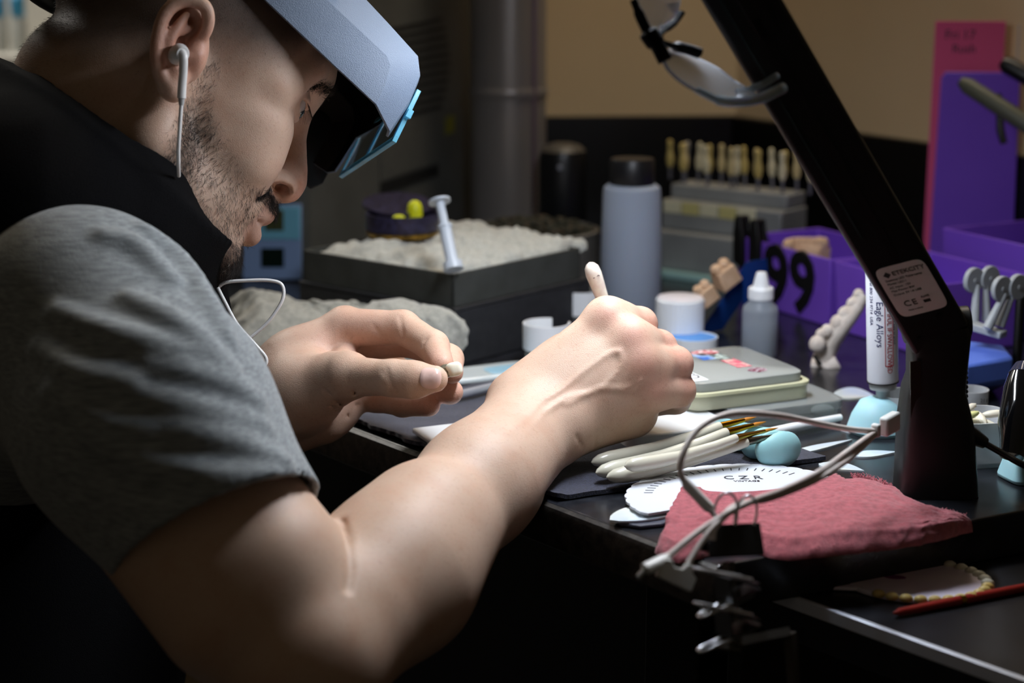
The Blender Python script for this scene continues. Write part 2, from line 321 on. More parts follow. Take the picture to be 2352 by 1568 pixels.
# ================================================================== WHITE USB CABLE BUNDLE
cw = mat('cable_white', 'd9d4cf', .45, var=(30, 'cdbdb6')); cp_ = mat('connector_white', 'd4d6d2', .4); cm = mat('usb_metal', 'a8aaa6', .3, 1.)
cb = at(2050, 980, 1.09)
us = thing('usb_cable', 'white multi-headed usb charging cable looping from the lamp over the red cloth', 'cable', cb)
uax = (at(2075, 955, 1.105) - at(1985, 1005, 1.07)).normalized(); ux = (Vector((0, 0, 1)) - uax * uax.z).normalized()
g = G(); bx(g, at(2044, 973, 1.097), uax, ux, None, .017, .0125, .0065); g.obj('usb_plug', cp_, us, world=True, bevel=.0015)
g = G(); bx(g, at(2012, 988, 1.086), uax, ux, None, .004, .0085, .0055); g.obj('strain_relief', cp_, us, world=True, bevel=.001)
loop = [at(2012, 990, 1.086), at(1950, 985, 1.072), at(1870, 970, 1.045), at(1790, 954, 1.01), at(1700, 948, 1.0), at(1640, 962, .995), at(1595, 995, .99), at(1570, 1040, .985), at(1562, 1080, .985), at(1572, 1105, .99)]
g = G(); g.tube(spline(loop, 6), .00185, 10); g.obj('cable_strand', cw, us, world=True)
g = G(); g.tube([at(1570, 1098, .99), at(1580, 1115, .992), at(1628, 1165, 1.0)], [.003, .0052, .0055], 14, flat=.6); g.obj('plug_shell', cp_, us, world=True)
g = G(); g.tube([at(1626, 1163, 1.0), at(1640, 1182, 1.003)], .0032, 12, flat=.5); g.obj('plug_tip', cm, us, world=True)
l2 = [at(2010, 992, 1.086), at(1950, 1035, 1.055), at(1880, 1085, 1.0), at(1800, 1125, .985), at(1730, 1150, .975), at(1672, 1178, .965), at(1600, 1225, .955), at(1532, 1280, .945)]
g = G(); g.tube(spline(l2, 6), .0019, 10); g.obj('cable_strand', cw, us, world=True)
l3 = [at(2012, 996, 1.086), at(1960, 1045, 1.058), at(1900, 1088, 1.005), at(1830, 1122, .99), at(1760, 1147, .982), at(1690, 1160, .972), at(1648, 1200, .96), at(1626, 1225, .955), at(1600, 1262, .95), at(1580, 1295, .945)]
g = G(); g.tube(spline(l3, 6), .0017, 10); g.obj('cable_strand', cw, us, world=True)
l4 = [at(1690, 1162, .972), at(1660, 1190, .964), at(1640, 1215, .958), at(1636, 1240, .957)]
g = G(); g.tube(spline(l4, 5), .0019, 10); g.obj('cable_strand', cw, us, world=True)
g = G(); g.tube([at(1534, 1278, .945), at(1522, 1288, .943), at(1482, 1306, .938)], [.0028, .0046, .0042], 14, flat=.7); g.obj('plug_shell', cp_, us, world=True)
g = G(); g.tube([at(1484, 1305, .938), at(1466, 1326, .935)], .0017, 10); g.obj('plug_tip', cm, us, world=True)
# flat wide dock plug at the end of the short strand
fo = at(1552, 1320, .942); fx = (at(1600, 1345, .945) - at(1505, 1300, .938)).normalized(); fy = (at(1580, 1290, .944) - at(1545, 1340, .94))
DM = frame(fo, fx, fy)
g = G(); g.prism([(-.0105, -.005), (.0115, -.005), (.0115, .003), (.0085, .0042), (.0068, .0085), (.0035, .0085), (.002, .0045), (-.003, .0035), (-.0055, .0065), (-.0105, .005)], -.0022, .0022, DM); g.obj('dock_plug', cp_, us, world=True, bevel=.0008)

# ================================================================== BINDER CLIPS and bracket
clipm = mat('binder_black', '0d0d0e', .35); wire = mat('clip_wire', 'd8dce2', .28, .9)
def binder(name, label, o, along, out, upv, w, h, dpt, group=None, loops=(1, 1), spread=.008):
    "along = clip spine direction, out = where the handles point, upv = clip thickness"
    t = thing(name, label, 'binder clip', o, 0, group); M = frame(Vector((0, 0, 0)), along, out)
    z = 1
    pr = [(0, -dpt / 2 * .15), (h, -dpt / 2 * .0 - .0010), (h, -dpt / 2 * .0 - .0022), (0, -dpt / 2)]
    g = G()
    sec = [(-h, .0008), (-h, .0020), (-.15 * h, dpt / 2), (0, dpt / 2), (0, -dpt / 2), (-.15 * h, -dpt / 2), (-h, -.0020), (-h, -.0008), (-.2 * h, -dpt / 2 + .0016), (-.0015, -dpt / 2 + .0016), (-.0015, dpt / 2 - .0016), (-.2 * h, dpt / 2 - .0016)]
    g.rings([[(x, -b, c) for b, c in sec] for x in (-w / 2, w / 2)], M=M @ Matrix.Diagonal((1, -1, 1, 1))); g.obj('spring_body', clipm, t, sharp=30)
    return t, M
# wire handle in clip frame
def handle(t, M, w, ln, tilt, z0, y0):
    c, s_ = math.cos(tilt), math.sin(tilt)
    P = [(-w * .28, 0), (-w * .27, ln * .3), (-w * .17, ln * .62), (-w * .17, ln * .85), (-w * .10, ln * .98), (w * .10, ln * .98), (w * .17, ln * .85), (w * .17, ln * .62), (w * .27, ln * .3), (w * .28, 0)]
    g = G(); g.tube(spline([(x, y0 + y * c, z0 + y * s_) for x, y in P], 4), .0009, 8, M); g.obj('wire_handle', wire, t)
# big clip on the bench corner gripping the cables
oc = at(1688, 1238, .962)
t, M = binder('binder_clip', 'large black binder clip with upright wire handles on the bench corner', oc, (.95, .12, 0), (-.15, -.45, .35), (0, 0, 1), .031, .02, .018)
for lp_ in ([(1646, 1204), (1640, 1172), (1652, 1142), (1672, 1132), (1690, 1146), (1694, 1176), (1690, 1204)], [(1688, 1206), (1690, 1172), (1704, 1146), (1722, 1138), (1736, 1152), (1738, 1180), (1732, 1206)]):
    g = G(); g.tube(spline([at(x_, y_, .966) - oc for x_, y_ in lp_], 4), .0008, 8); g.obj('wire_handle', wire, t)
# two more clips hanging on the bracket with their chrome handles out to the left
for i, (px, py, lb_) in enumerate(((1640, 1352, 'black binder clip with chrome handles just below the flat white plug'), (1640, 1432, 'black binder clip with chrome handles lowest on the metal bracket'))):
    o = at(px + 20, py, .928)
    out = (at(1560, py + 24, .905) - at(1660, py - 2, .928)).normalized()
    t, M = binder('binder_clip', lb_, o, (.15, -.6, .15), out, None, .024, .017, .013)
    for z0, tl in ((.004, .30), (-.004, -.30)): handle(t, M, .028, .030, tl, z0, -.014)
bk = mat('bracket_steel', '4a4742', .45, .6)
br = thing('bench_bracket', 'dull metal bracket frame hanging below the bench corner', 'bracket', at(1690, 1480, .965))
for a, b in (((1672, 1290), (1690, 1478)), ((1690, 1478), (1815, 1452)), ((1815, 1452), (1832, 1700)), ((1640, 1480), (1700, 1490))):
    g = G(); g.tube([at(a[0], a[1], .968), at(b[0], b[1], .968)], .0036, 4); g.obj('bracket_bar', bk, br, world=True)
# ================================================================== BENCH THINGS
Z = Vector((0, 0, 1))
BA = Vector((.91, .41, 0)).normalized(); BB = Vector((-.41, .91, 0)).normalized()
ANG = math.atan2(BA.y, BA.x)
EDGE = []
def cloth_band(name, m, back, front, hb, hf, nu=120, nv=40, amp=.0012, crown=.006, hang=0., seed=0., label=None, cat='cloth', floorf=None):
    "folded cloth: surface between a back and a front outline (bench points), closed underneath"
    B_ = spline(back, 16); F_ = spline(front, 16)
    def samp(c, u): x = u * (len(c) - 1); i = min(int(x), len(c) - 2); return c[i].lerp(c[i + 1], x - i)
    vs = []; g = G()
    for i in range(nu + 1):
        u = i / nu; b, f = samp(B_, u), samp(F_, u)
        for j in range(nv + 1):
            v = j / nv; p = b.lerp(f, v); e = min(v, 1 - v, u * 2.5, (1 - u) * 2.5); ed = min(1., e / .09) ** .5 if e > 0 else 0
            h = (hb * (1 - v) + hf * v) * ed + crown * math.sin(math.pi * v) * math.sin(math.pi * u) ** .5 + amp * nz(u * 13, v * 9, seed) + amp * .5 * nz(u * 47, v * 31, seed + 2)
            h = max(h, floorf(p)) if floorf else h
            vs.append(Vector((p.x + .0012 * nz(u * 60, v * 20, 1), p.y + .0012 * nz(v * 50, u * 30, 3), TZ + max(h, .0004) - hang * max(0, (v - .9) / .1) ** 2)))
    n = nv + 1; fs = [(i * n + j, (i + 1) * n + j, (i + 1) * n + j + 1, i * n + j + 1) for i in range(nu) for j in range(nv)]
    base = len(vs); per = [i * n for i in range(nu + 1)] + [nu * n + j for j in range(1, n)] + [i * n + nv for i in range(nu - 1, -1, -1)] + [j for j in range(nv - 1, 0, -1)]
    for k in per: p = vs[k]; vs.append(Vector((p.x, p.y, min(TZ + .0003, p.z - .0002) if hang == 0 or p.z > TZ else p.z - .001)))
    L = len(per)
    for k in range(L): fs.append((per[(k + 1) % L], per[k], base + k, base + (k + 1) % L))
    fs.append(tuple(base + k for k in range(L)))
    g.v = vs; g.f = fs; o = g.obj(name, m, sharp=80); EDGE[:] = [vs[i * n + 1].lerp(vs[i * n + 2], .5) for i in range(nu + 1)]
    if label: tag(o, label, cat)
    return o
redm = mat('red_terry', 'bc5e69', .95, var=(260, '984450', (.35, .7)), bump=(1500, .0012), sheen=.35)
ZC = TZ + .003
rc_ = cloth_band('red_cloth', redm, [tp(x, y, ZC) for x, y in ((1566, 1140), (1600, 1142), (1640, 1154), (1760, 1150), (1880, 1126), (1960, 1098), (2048, 1116), (2106, 1156), (2165, 1180), (2230, 1192))],
           [tp(x, y, ZC) for x, y in ((1502, 1258), (1545, 1282), (1600, 1276), (1690, 1254), (1800, 1276), (1900, 1268), (2000, 1258), (2090, 1246), (2160, 1232), (2232, 1212))], .006, .010, 150, 60, .0014, .004, 0., 1.5,
           'folded rose red terry cloth with a frayed edge at the bench corner', 'cloth', lambda p: .0105 if math.hypot((p.x - .146) * .89 + (p.y - 1.086) * .45, (-(p.x - .146) * .45 + (p.y - 1.086) * .89) * 1.2) < .080 else 0.)
g = G(); r_ = random.Random(3)
for k in range(420):
    p = EDGE[r_.choice((r_.randrange(84, 100), r_.randrange(132, 147)))] + Vector((r_.uniform(-.002, .002), r_.uniform(-.001, .002), r_.uniform(-.001, .001))); q = p + Vector((r_.uniform(-.0025, .0025), r_.uniform(.0005, .004), r_.uniform(-.001, .003)))
    g.tube([p, p.lerp(q, .5) + Vector((0, 0, .0008)), q], [.0004, .0003, .00012], 4)
fr_ = g.obj('frayed_threads', redm, rc_); fr_['kind'] = 'stuff'
# ---- scalloped shade fan
fanm = mat('fan_white', 'cdd1d8', .3); inkb = mat('print_black', '2a2d33', .6)
def fan(name, label, c, ang, R, z, m, n=34, th=.0016):
    t = thing(name, label, 'shade fan', (c.x, c.y, z), ang); pts = []
    for k in range(n * 8 + 1):
        a = math.pi * k / (n * 8); rr = R * (1 - .022 * (1 - abs(math.sin(a * n / 1.0 * .5 * 2 / 2 * 1.0 + 0)) ** .6)) if 0 < k < n * 8 else R
        pts.append((rr * math.cos(a), rr * math.sin(a) * .80))
    pts += [(-R, -.006), (-R * .96, -.011), (0, -.012), (R * .96, -.011), (R, -.006)]
    G().prism(pts, 0, th).obj('fan_plate', m, t, sharp=30); return t
fc_ = Vector((.146, 1.086, 0)); fan_t = fan('shade_fan', 'white scalloped shade fan printed CZR beside the brushes', fc_, math.atan2(.45, .89), .076, TZ + .0066, fanm)
fm = Matrix.Translation((0, 0, .0018))
txt('C Z R', .0105, 'fan_lettering', inkb, fan_t, Matrix.Translation((.022, .024, .0018)) @ Matrix.Rotation(-.45, 4, 'Z'), .0001, 'CENTER')
txt('VINTAGE', .0042, 'fan_lettering', inkb, fan_t, Matrix.Translation((.020, .0165, .0018)) @ Matrix.Rotation(-.45, 4, 'Z'), .0001, 'CENTER')
for k in range(24):
    a = math.radians(20 + k * 5.6); g = G(); g.box((0, 0, 0), (.006, .0008, .0002), Matrix.Diagonal((1, .8, 1, 1)) @ Matrix.Rotation(a, 4, 'Z') @ Matrix.Translation((.060, 0, .00175))); g.obj('tick_mark', inkb, fan_t, smooth=False)
# ---- flat pale leaf shapes added as bench reflections; pad under the fan
leafm = mat('pale_blue_reflection', 'c3d6ea', .12, var=(22, 'e6e9dc'), coat=.5)
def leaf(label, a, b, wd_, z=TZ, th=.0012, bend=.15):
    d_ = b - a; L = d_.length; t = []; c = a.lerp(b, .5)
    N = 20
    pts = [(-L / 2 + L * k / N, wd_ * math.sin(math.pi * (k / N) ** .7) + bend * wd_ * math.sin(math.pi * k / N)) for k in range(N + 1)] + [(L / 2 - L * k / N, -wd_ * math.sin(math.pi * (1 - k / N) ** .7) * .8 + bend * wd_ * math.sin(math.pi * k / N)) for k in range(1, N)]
    o = G().prism(pts, 0, th).obj('reflection_leaf', leafm, None, loc=(c.x, c.y, z), rot=(0, 0, math.atan2(d_.y, d_.x)), sharp=30)
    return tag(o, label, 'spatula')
padm = mat('pad_slate', '3a3d4c', .55, bump=(900, .0002))
pd = [tp(x, y) for x, y in ((1412, 1200), (1425, 1210), (1470, 1217), (1520, 1212), (1700, 1150), (1660, 1130), (1500, 1160))]
g = G(); g.rings([[flat(p, TZ + .0003) for p in pd], [flat(p, TZ + .003) for p in pd]]); tag(g.obj('corner_pad', padm, bevel=.001, smooth=False), 'thin slate grey pad with a rounded corner under the white fan', 'pad')
leaf('pale blue leaf shape for a reflection sticking out under the white fan', tp(1400, 1196, TZ + .004), tp(1665, 1150, TZ + .004), .016, TZ + .0035)
leaf('long pale leaf shape for a reflection on the bench behind the aqua brush rest', tp(1815, 1046), tp(1958, 1012), .0055)
leaf('small pale leaf shape for a reflection on the bench left of the lamp upright', tp(1962, 1050), tp(2062, 1040), .008)
leaf('pale blue leaf shape for a reflection peeking out behind the red cloth', tp(1880, 1068), tp(1985, 1084), .010)
leaf('wide pale blue shape for a reflection under the aqua putty stand', tp(1930, 985), tp(2080, 1005), .014)
leaf('flat bluish shape for a reflection on the bench right of the clear boxes', tp(1915, 905), tp(2010, 912), .020)
# ---- brushes
hm = mat('brush_handle_cream', 'c6c3b2', .25, coat=.3); ferr = mat('brass_ferrule', 'a9791f', .22, 1.); hair_ = mat('sable_hair', 'b5721f', .6); ferg = mat('grey_ferrule', '6d665c', .3, 1.)
def brush(label, a, b, tip, fm_, r0=.0058, mat_=hm):
    ax_ = (b - a).normalized(); t = thing('ceramic_brush', label, 'brush', a, 0, 'brushes on the aqua rest'); L = (b - a).length
    prof = [(0, .0004), (.002, .0026), (.006, .0046), (.014, r0), (.03, r0 * .97), (L * .5, r0 * .80), (L * .8, r0 * .66), (L - .001, r0 * .62), (L, r0 * .56)]
    side = ax_.cross(Z).normalized()
    def pt(s_): return a + ax_ * s_ + Z * (-.003 * math.sin(math.pi * min(1, s_ / L)) ) - a
    g = G(); g.tube([pt(q) for q, _ in prof], [r for _, r in prof], 18); g.obj('handle', mat_, t)
    d2 = (tip - b).normalized(); l2 = (tip - b).length
    g = G(); g.tube([b - a - d2 * .001, b - a + d2 * l2 * .25, b - a + d2 * l2 * .66], [r0 * .50, r0 * .42, r0 * .26], 14); g.obj('ferrule', fm_, t)
    g = G(); g.tube([b - a + d2 * l2 * .65, b - a + d2 * l2 * .75, b - a + d2 * l2 * .9, b - a + d2 * l2], [r0 * .24, r0 * .27, r0 * .14, r0 * .02], 10); g.obj('bristles', hair_, t)
    return t
MT = TZ + .0055
brush('cream ceramic brush with brass ferrule farthest back on the aqua rest, half under the hand', tp(1358, 1062, MT + .006), tp(1655, 978, MT + .020), tp(1738, 957, MT + .024), ferr)
brush('cream brush with brass ferrule second from the back on the aqua rest', tp(1368, 1086, MT + .006), tp(1670, 992, MT + .020), tp(1760, 968, MT + .023), ferr)
brush('cream brush lying between its neighbours with a shorter brass ferrule', tp(1434, 1070, MT + .016), tp(1692, 1005, MT + .024), tp(1788, 982, MT + .021), ferr, .0048)
brush('cream brush with a thin grey ferrule nearest the scalloped white fan', tp(1393, 1096, MT + .006), tp(1716, 1014, MT + .019), tp(1808, 996, MT + .020), ferg)
# ---- aqua silicone brush rest
aq = mat('aqua_silicone', '8fc0c4', .5, sss=.15, bump=(1500, .00006))
a_, b_ = tp(1652, 1004, MT), tp(1806, 1076, MT)
ax_ = (b_ - a_); L = ax_.length; ax_.normalize(); sd = Z.cross(ax_)
REST = (a_, ax_.copy(), L, sd.copy())   # shaped further down with the implicit mesher
# ---- white stick behind
t = thing('spatula_stick', 'smooth white plastic stick lying in front of the clear boxes', 'stick', tp(1715, 1002))
a = tp(1718, 1003, TZ + .006); b = tp(1930, 958, TZ + .006); g = G(); g.tube([a - t.location, a.lerp(b, .1) - t.location, a.lerp(b, .6) - t.location, b - t.location], [.0022, .0034, .0036, .0026], 12); g.obj('stick_body', WHITE, t)
# ---- white ceramic palette block and tile
cer = mat('white_ceramic', 'dfe2e4', .15, coat=.4)
o = tp(1540, 972, TZ + .013) + BB * .006; g = G(); g.prism(superell(.043, .028, 40, 7), 0, .013); tag(g.obj('mixing_block', cer, None, loc=(o.x, o.y, TZ + .0002), rot=(0, 0, ANG - .05), bevel=.0015), 'thick white ceramic mixing block under the right hand', 'palette')
o = tp(946, 998, MT); g = G(); g.box((.048, -.030, .002), (.096, .060, .004)); tag(g.obj('ceramic_tile', cer, None, loc=(o.x, o.y, MT + .0012), rot=(0, 0, ANG), bevel=.0012), 'thin white ceramic tile lying on the navy mat under the forearm', 'palette')
# ---- clear stacked boxes with stickers
clr = mat('clear_styrene', 'dfe6e6', .12, trans=.75, ior=1.25); crm = mat('cream_rim', 'e4e3bf', .3, trans=.25); clg = mat('smoky_lid', 'b4b8b4', .16, trans=.35, ior=1.25)
def tray_box(g, cx, cy, w_, d_, z0, z1, th=.0016, e=9.):
    ro = [superell(w_ / 2, d_ / 2, 40, e), superell(w_ / 2 - th, d_ / 2 - th, 40, e)]
    R_ = [[(cx + x, cy + y, z0) for x, y in ro[0]], [(cx + x, cy + y, z1) for x, y in ro[0]], [(cx + x, cy + y, z1) for x, y in ro[1]], [(cx + x, cy + y, z0 + th) for x, y in ro[1]]]
    return g.rings(R_)
o = tp(1690, 992); bxw, bxd = .100, .092
t = thing('clear_box', 'clear plastic hinged box at the bottom of the sticker box stack', 'plastic box', o, ANG)
tray_box(G(), bxw / 2, bxd / 2, bxw, bxd, 0, .0075).obj('box_base', clr, t); g = G(); tray_box(g, bxw / 2, bxd / 2, bxw + .001, bxd + .001, -.0145, -.0078); g.obj('box_lid', clr, t, rot=(math.pi, 0, 0), loc=(0, bxd, 0))
g = G(); g.ball((.085, .012, .005), (.010, .007, .004)); g.obj('white_powder', WHITE, t)
o2 = o + BA * -.030 + BB * .014; o2.z = TZ + .0152
t = thing('sticker_box', 'cream rimmed plastic box with a smoky lid covered in stickers', 'plastic box', o2, ANG)
W2, D2 = .108, .105
tray_box(G(), W2 / 2, D2 / 2, W2, D2, 0, .0105).obj('box_base', mat('cream_clear', 'e6e6cc', .2, trans=.5, ior=1.25), t)
g = G(); ro = superell(W2 / 2 + .001, D2 / 2 + .001, 40, 9); ri = superell(W2 / 2 - .003, D2 / 2 - .003, 40, 9)
g.rings([[(W2 / 2 + x, D2 / 2 + y, .0105) for x, y in ro], [(W2 / 2 + x, D2 / 2 + y, .0128) for x, y in ro], [(W2 / 2 + x, D2 / 2 + y, .0130) for x, y in ri], [(W2 / 2 + x, D2 / 2 + y, .0104) for x, y in ri], [(W2 / 2 + x, D2 / 2 + y, .0105) for x, y in ro]], False, False).obj('rim', crm, t)
g = G(); q = superell(W2 / 2 - .004, D2 / 2 - .004, 40, 9); g.rings([[(W2 / 2 + x, D2 / 2 + y, .0132) for x, y in q], [(W2 / 2 + x, D2 / 2 + y, .0195) for x, y in q], [(W2 / 2 + x * .97, D2 / 2 + y * .97, .0205) for x, y in q]]); lid = g.obj('lid', clg, t)
zt = .0207
def sticker(poly, m, nm='sticker'): g = G(); g.prism(poly, zt, zt + .00012); return g.obj(nm, m, lid)
def rect(x, y, w_, h): return [(x, y), (x + w_, y), (x + w_, y + h), (x, y + h)]
wp = mat('sticker_white', 'eef0f2', .5); 
def tint(nm, a, b, s_=300): return mat(nm, a, .45, var=(s_, b, (.42, .58)))
sticker(rect(.006, .010, .014, .072), wp); 
txt('WANTED', .0145, 'sticker_lettering', mat('sticker_ink', '20252c', .6), lid, Matrix.Translation((.0130, .081, zt + .0002)) @ Matrix.Rotation(-math.pi / 2, 4, 'Z'), .0001, 'LEFT', 1.02)
sticker([(.062 + .012 * math.cos(a_ * .262), .088 + .009 * math.sin(a_ * .262)) for a_ in range(24)], tint('sticker_red_white', 'b83040', 'e8d8d8'))
sticker(rect(.048, .066, .012, .020), tint('sticker_blue', '3f6fc0', 'a9c4e8', 120))
sticker(rect(.060, .060, .012, .022), tint('sticker_teal', 'c7d6cf', '4b5a5c', 200))
sticker(rect(.060, .034, .013, .028), tint('sticker_pink', 'd03a62', 'e8b8b0', 220))
sticker([(.070 + .008 * math.cos(a_ * .262), .022 + .007 * math.sin(a_ * .262)) for a_ in range(24)], tint('sticker_maroon', '6b2440', 'b0a0a8', 300))
# ---- jar with white ribbed cap
def ribbed(r, z0, z1, n=60, amp=.0005):
    g = G(); rs = []
    for z, k in ((z0, 1), (z1 - .0015, 1), (z1, .93)):
        rs.append([((r + amp * (j % 2)) * k * math.cos(2 * math.pi * j / n), (r + amp * (j % 2)) * k * math.sin(2 * math.pi * j / n), z) for j in range(n)])
    return g.rings(rs)
capw = mat('cap_white', 'eef1f4', .3); glass = mat('jar_glass', 'dfe5e2', .05, trans=.85, ior=1.3)
o = tp(1560, 795); t = thing('powder_jar', 'small glass jar with a white ribbed screw cap', 'jar', o)
G().lathe([(.0195, 0), (.0205, .002), (.0205, .012), (.018, .015)], 36).obj('jar_body', glass, t); G().lathe([(.0185, .0015), (.0185, .010)], 30).obj('jar_contents', mat('cream_powder', 'cfd2c4', .9), t)
ribbed(.0215, .0155, .045).obj('cap', capw, t, sharp=25); G().lathe([(.0205, .0455), (.0195, .0462)], 36).obj('cap_top', mat('cap_top_pink', 'e9e4ea', .3), t)
o = tp(1592, 812); t = thing('blue_pot', 'low white pot of bright blue powder beside the sticker box', 'pot', o)
G().lathe([(.019, 0), (.021, .002), (.0215, .016), (.0205, .016), (.020, .0135)], 40, cap1=False).obj('pot_body', capw, t); G().lathe([(.0201, .0120), (.0203, .0150), (.018, .0155), (.001, .0158)], 40).obj('blue_powder', mat('bright_blue', '5a9ae6', .6), t)
# ---- dropper bottle
o = tp(1743, 817); t = thing('dropper_bottle', 'small translucent dropper bottle with a white conical cap', 'bottle', o)
ldpe = mat('ldpe_translucent', 'c3ccd6', .3, trans=.6, ior=1.2); liq = mat('grey_liquid', 'a4b0bd', .2, trans=.35, ior=1.2)
G().lathe([(.0148, 0), (.0158, .002), (.0158, .040), (.0148, .045), (.0105, .049), (.0100, .052)], 36).obj('bottle_body', ldpe, t); G().lathe([(.0146, .001), (.0150, .003), (.0150, .030)], 30).obj('liquid', liq, t)
ribbed(.0108, .0520, .0620, 44, .0003).obj('cap', capw, t, sharp=25); G().lathe([(.0075, .062), (.0066, .066), (.0048, .074), (.0040, .0755)], 24).obj('cap_tip', capw, t)
# ---- big frosted bottle
o = tp(1447, 724); t = thing('frosted_bottle', 'tall frosted plastic bottle with a plain black cap', 'bottle', o)
fr = mat('frosted_plastic', 'aeb9cb', .45, trans=.25, ior=1.2, sss=.1)
G().lathe([(.0285, 0), (.0300, .003), (.0296, .06), (.0280, .122), (.0272, .1265), (.0235, .1295), (.020, .130)], 44).obj('bottle_body', fr, t)
G().lathe([(.0215, .130), (.0218, .131), (.0215, .153), (.0205, .1545)], 40).obj('cap', mat('cap_black', '141417', .4), t)
# ---- white cup rings behind the hands
cupm = mat('frosted_cup', 'd7dadd', .35, trans=.35, ior=1.2)
def cup(label, o, R, h, a0, a1, col=cupm):
    t = thing('mixing_cup', label, 'cup', o); g = G(); n = 36; rs = []
    def ring(r, z): return [(r * math.cos(a0 + (a1 - a0) * j / n), r * math.sin(a0 + (a1 - a0) * j / n), z) for j in range(n + 1)]
    g.rings([ring(R, h * .45), ring(R, h), ring(R - .0015, h), ring(R - .0015, h * .45), ring(R, h * .45)], False, False, closed=False); g.obj('collar', capw, t)
    G().lathe([(R * .90, 0), (R * .92, .001), (R * .92, h * .5), (R * .86, h * .5), (R * .86, .002)], 36).obj('cup_body', glass, t); return t
cup('round clear cup with a white open collar between the two hands', tp(1255, 845), .0205, .040, math.radians(-285), math.radians(15))
cup('clear cup with a white collar mostly hidden behind the right hand', tp(1332, 760), .019, .040, math.radians(-285), math.radians(15))
# ---- packet, pen and chip behind the left hand
o = tp(1128, 862); t = thing('blister_packet', 'pale blue and white glossy packet behind the left hand', 'packet', o, ANG + .05)
g = G(); g.prism(superell(.060, .020, 36, 3.2), 0, .005); g.obj('packet_body', mat('packet_film', 'dfe9ea', .15, coat=.6), t, bevel=.0015)
g = G(); g.prism(superell(.018, .011, 24, 5), .005, .0056, Matrix.Translation((.012, -.004, 0))); g.obj('packet_print', mat('packet_blue', '9fcadf', .3), t)
a, b = tp(1040, 910, TZ + .010), tp(1215, 868, TZ + .010); t = thing('ballpoint_pen', 'silver pen with an orange end lying by the packet', 'pen', a); ax2 = (b - a)
G().tube([Vector(), ax2 * .75], .0036, 14).obj('barrel', mat('pen_silver', 'a9aeb8', .3, .5), t); G().tube([ax2 * .75, ax2 * .83], .0037, 14).obj('orange_band', mat('pen_orange', 'e0801e', .4), t); G().tube([ax2 * .83, ax2 * .98, ax2], [.0036, .003, .001], 14).obj('pen_end', WHITE, t)
o = tp(1158, 907, MT); tag(G().prism([(-.012, -.004), (.008, -.006), (.011, .004), (.004, .007)], 0, .010, top=.55).obj('porcelain_chip', mat('chip_cream', 'dfe6cf', .35, sss=.2), None, loc=(o.x, o.y, MT + .001), rot=(0, 0, .5), bevel=.0012), 'small cream wedge of porcelain on the mat behind the wrist', 'chip')
# ================================================================== BACK OF THE BENCH
# ---- two stacked dark boxes
c0 = tp(1046, 842); bl = Vector((-.137, .117, 0)).normalized(); br_ = Vector((.117, .137, 0)).normalized()
dk = mat('charcoal_card', '3d3f3c', .75, var=(50, '353733'), bump=(600, .0001)); dk2 = mat('charcoal_plastic', '232427', .6, var=(90, '2b2c2f'))
bxM = frame(Vector((0, 0, 0)), br_, -bl); bang = math.atan2(br_.y, br_.x)
t = thing('storage_box', 'black speckled box at the bottom of the stack behind the hands', 'box', c0, bang)
G().box((.095, .098, .024), (.19, .196, .048)).obj('box_body', dk2, t, bevel=.0015, smooth=False); G().box((.095, .098, .0495), (.191, .197, .003)).obj('box_rim', dk2, t, bevel=.0008, smooth=False)
c1 = c0 + br_ * .002 + bl * .004; c1.z = TZ + .0512
t = thing('storage_box', 'charcoal grey open box on top of the black box, holding a white cloth', 'box', c1, bang)
for c, d in (((.088, .0015, .0145), (.176, .003, .029)), ((.088, .1865, .0145), (.176, .003, .029)), ((.0015, .094, .0145), (.003, .188, .029)), ((.1745, .094, .0145), (.003, .188, .029)), ((.088, .094, .006), (.172, .184, .012))):
    G().box(c, d).obj('box_wall', dk, t, smooth=False, bevel=.0006)
# cloth in the box
wt = mat('white_terry', 'd2d3ca', .95, var=(300, 'b9bab0', (.35, .7)), bump=(1200, .0014), sheen=.3)
def pt_box(u, v): return c1 + br_ * (.006 + .180 * u) + bl * (.008 + .170 * v)
def boxcloth(u, v):
    e = min(u * 3, (1 - u) * 2.2, v * 3, (1 - v) * 3, 1); return .024 + .016 * max(0, e) ** .5 + .007 * nz(u * 11, v * 8, 5) + .0012 * nz(u * 37, v * 29, 2) + .012 * max(0, u - .55), .006 * nz(u * 8, v * 9, 4) , .006 * nz(v * 8, u * 9, 1)
tag(grid_cloth('white_towel', wt, [flat(pt_box(0, 0), c1.z), flat(pt_box(1.06, 0), c1.z), flat(pt_box(1.06, 1), c1.z), flat(pt_box(0, 1), c1.z)], 70, 70, boxcloth, thick=.006), 'white terry towel crumpled in the charcoal box', 'towel')
# tin with yellow bits, syringe
o = at(925, 528, 1.63); t = thing('round_tin', 'dark purple round tin on the white towel', 'tin', o)
tn = mat('purple_black', '33304a', .3, var=(200, '221f2c'))
G().lathe([(.033, 0), (.0345, .001), (.0345, .0165), (.0325, .0165), (.032, .003)], 40, cap1=False).obj('tin_wall', tn, t); G().lathe([(.0318, .002), (.0318, .004)], 36).obj('tin_floor', mat('tin_gold', '9a7a2a', .4, .8), t)
G().lathe([(.0338, -.004), (.0345, -.003), (.0345, 0)], 40).obj('gold_foot', mat('gold_band', 'b08a35', .35, .7, var=(60, '2a2418')), t)
g = G(); g.rings([[(.022 + .0, .0, 0)] * 0 or [(math.cos(a * .2618) * .034, math.sin(a * .2618) * .034, z) for a in range(24)] for z in (0, .0025)]); lidt = g.obj('tin_lid', tn, t, loc=(-.006, .030, .0185), rot=(math.radians(10), 0, .3))
yl = mat('yellow_plastic', 'd8dc1e', .4)
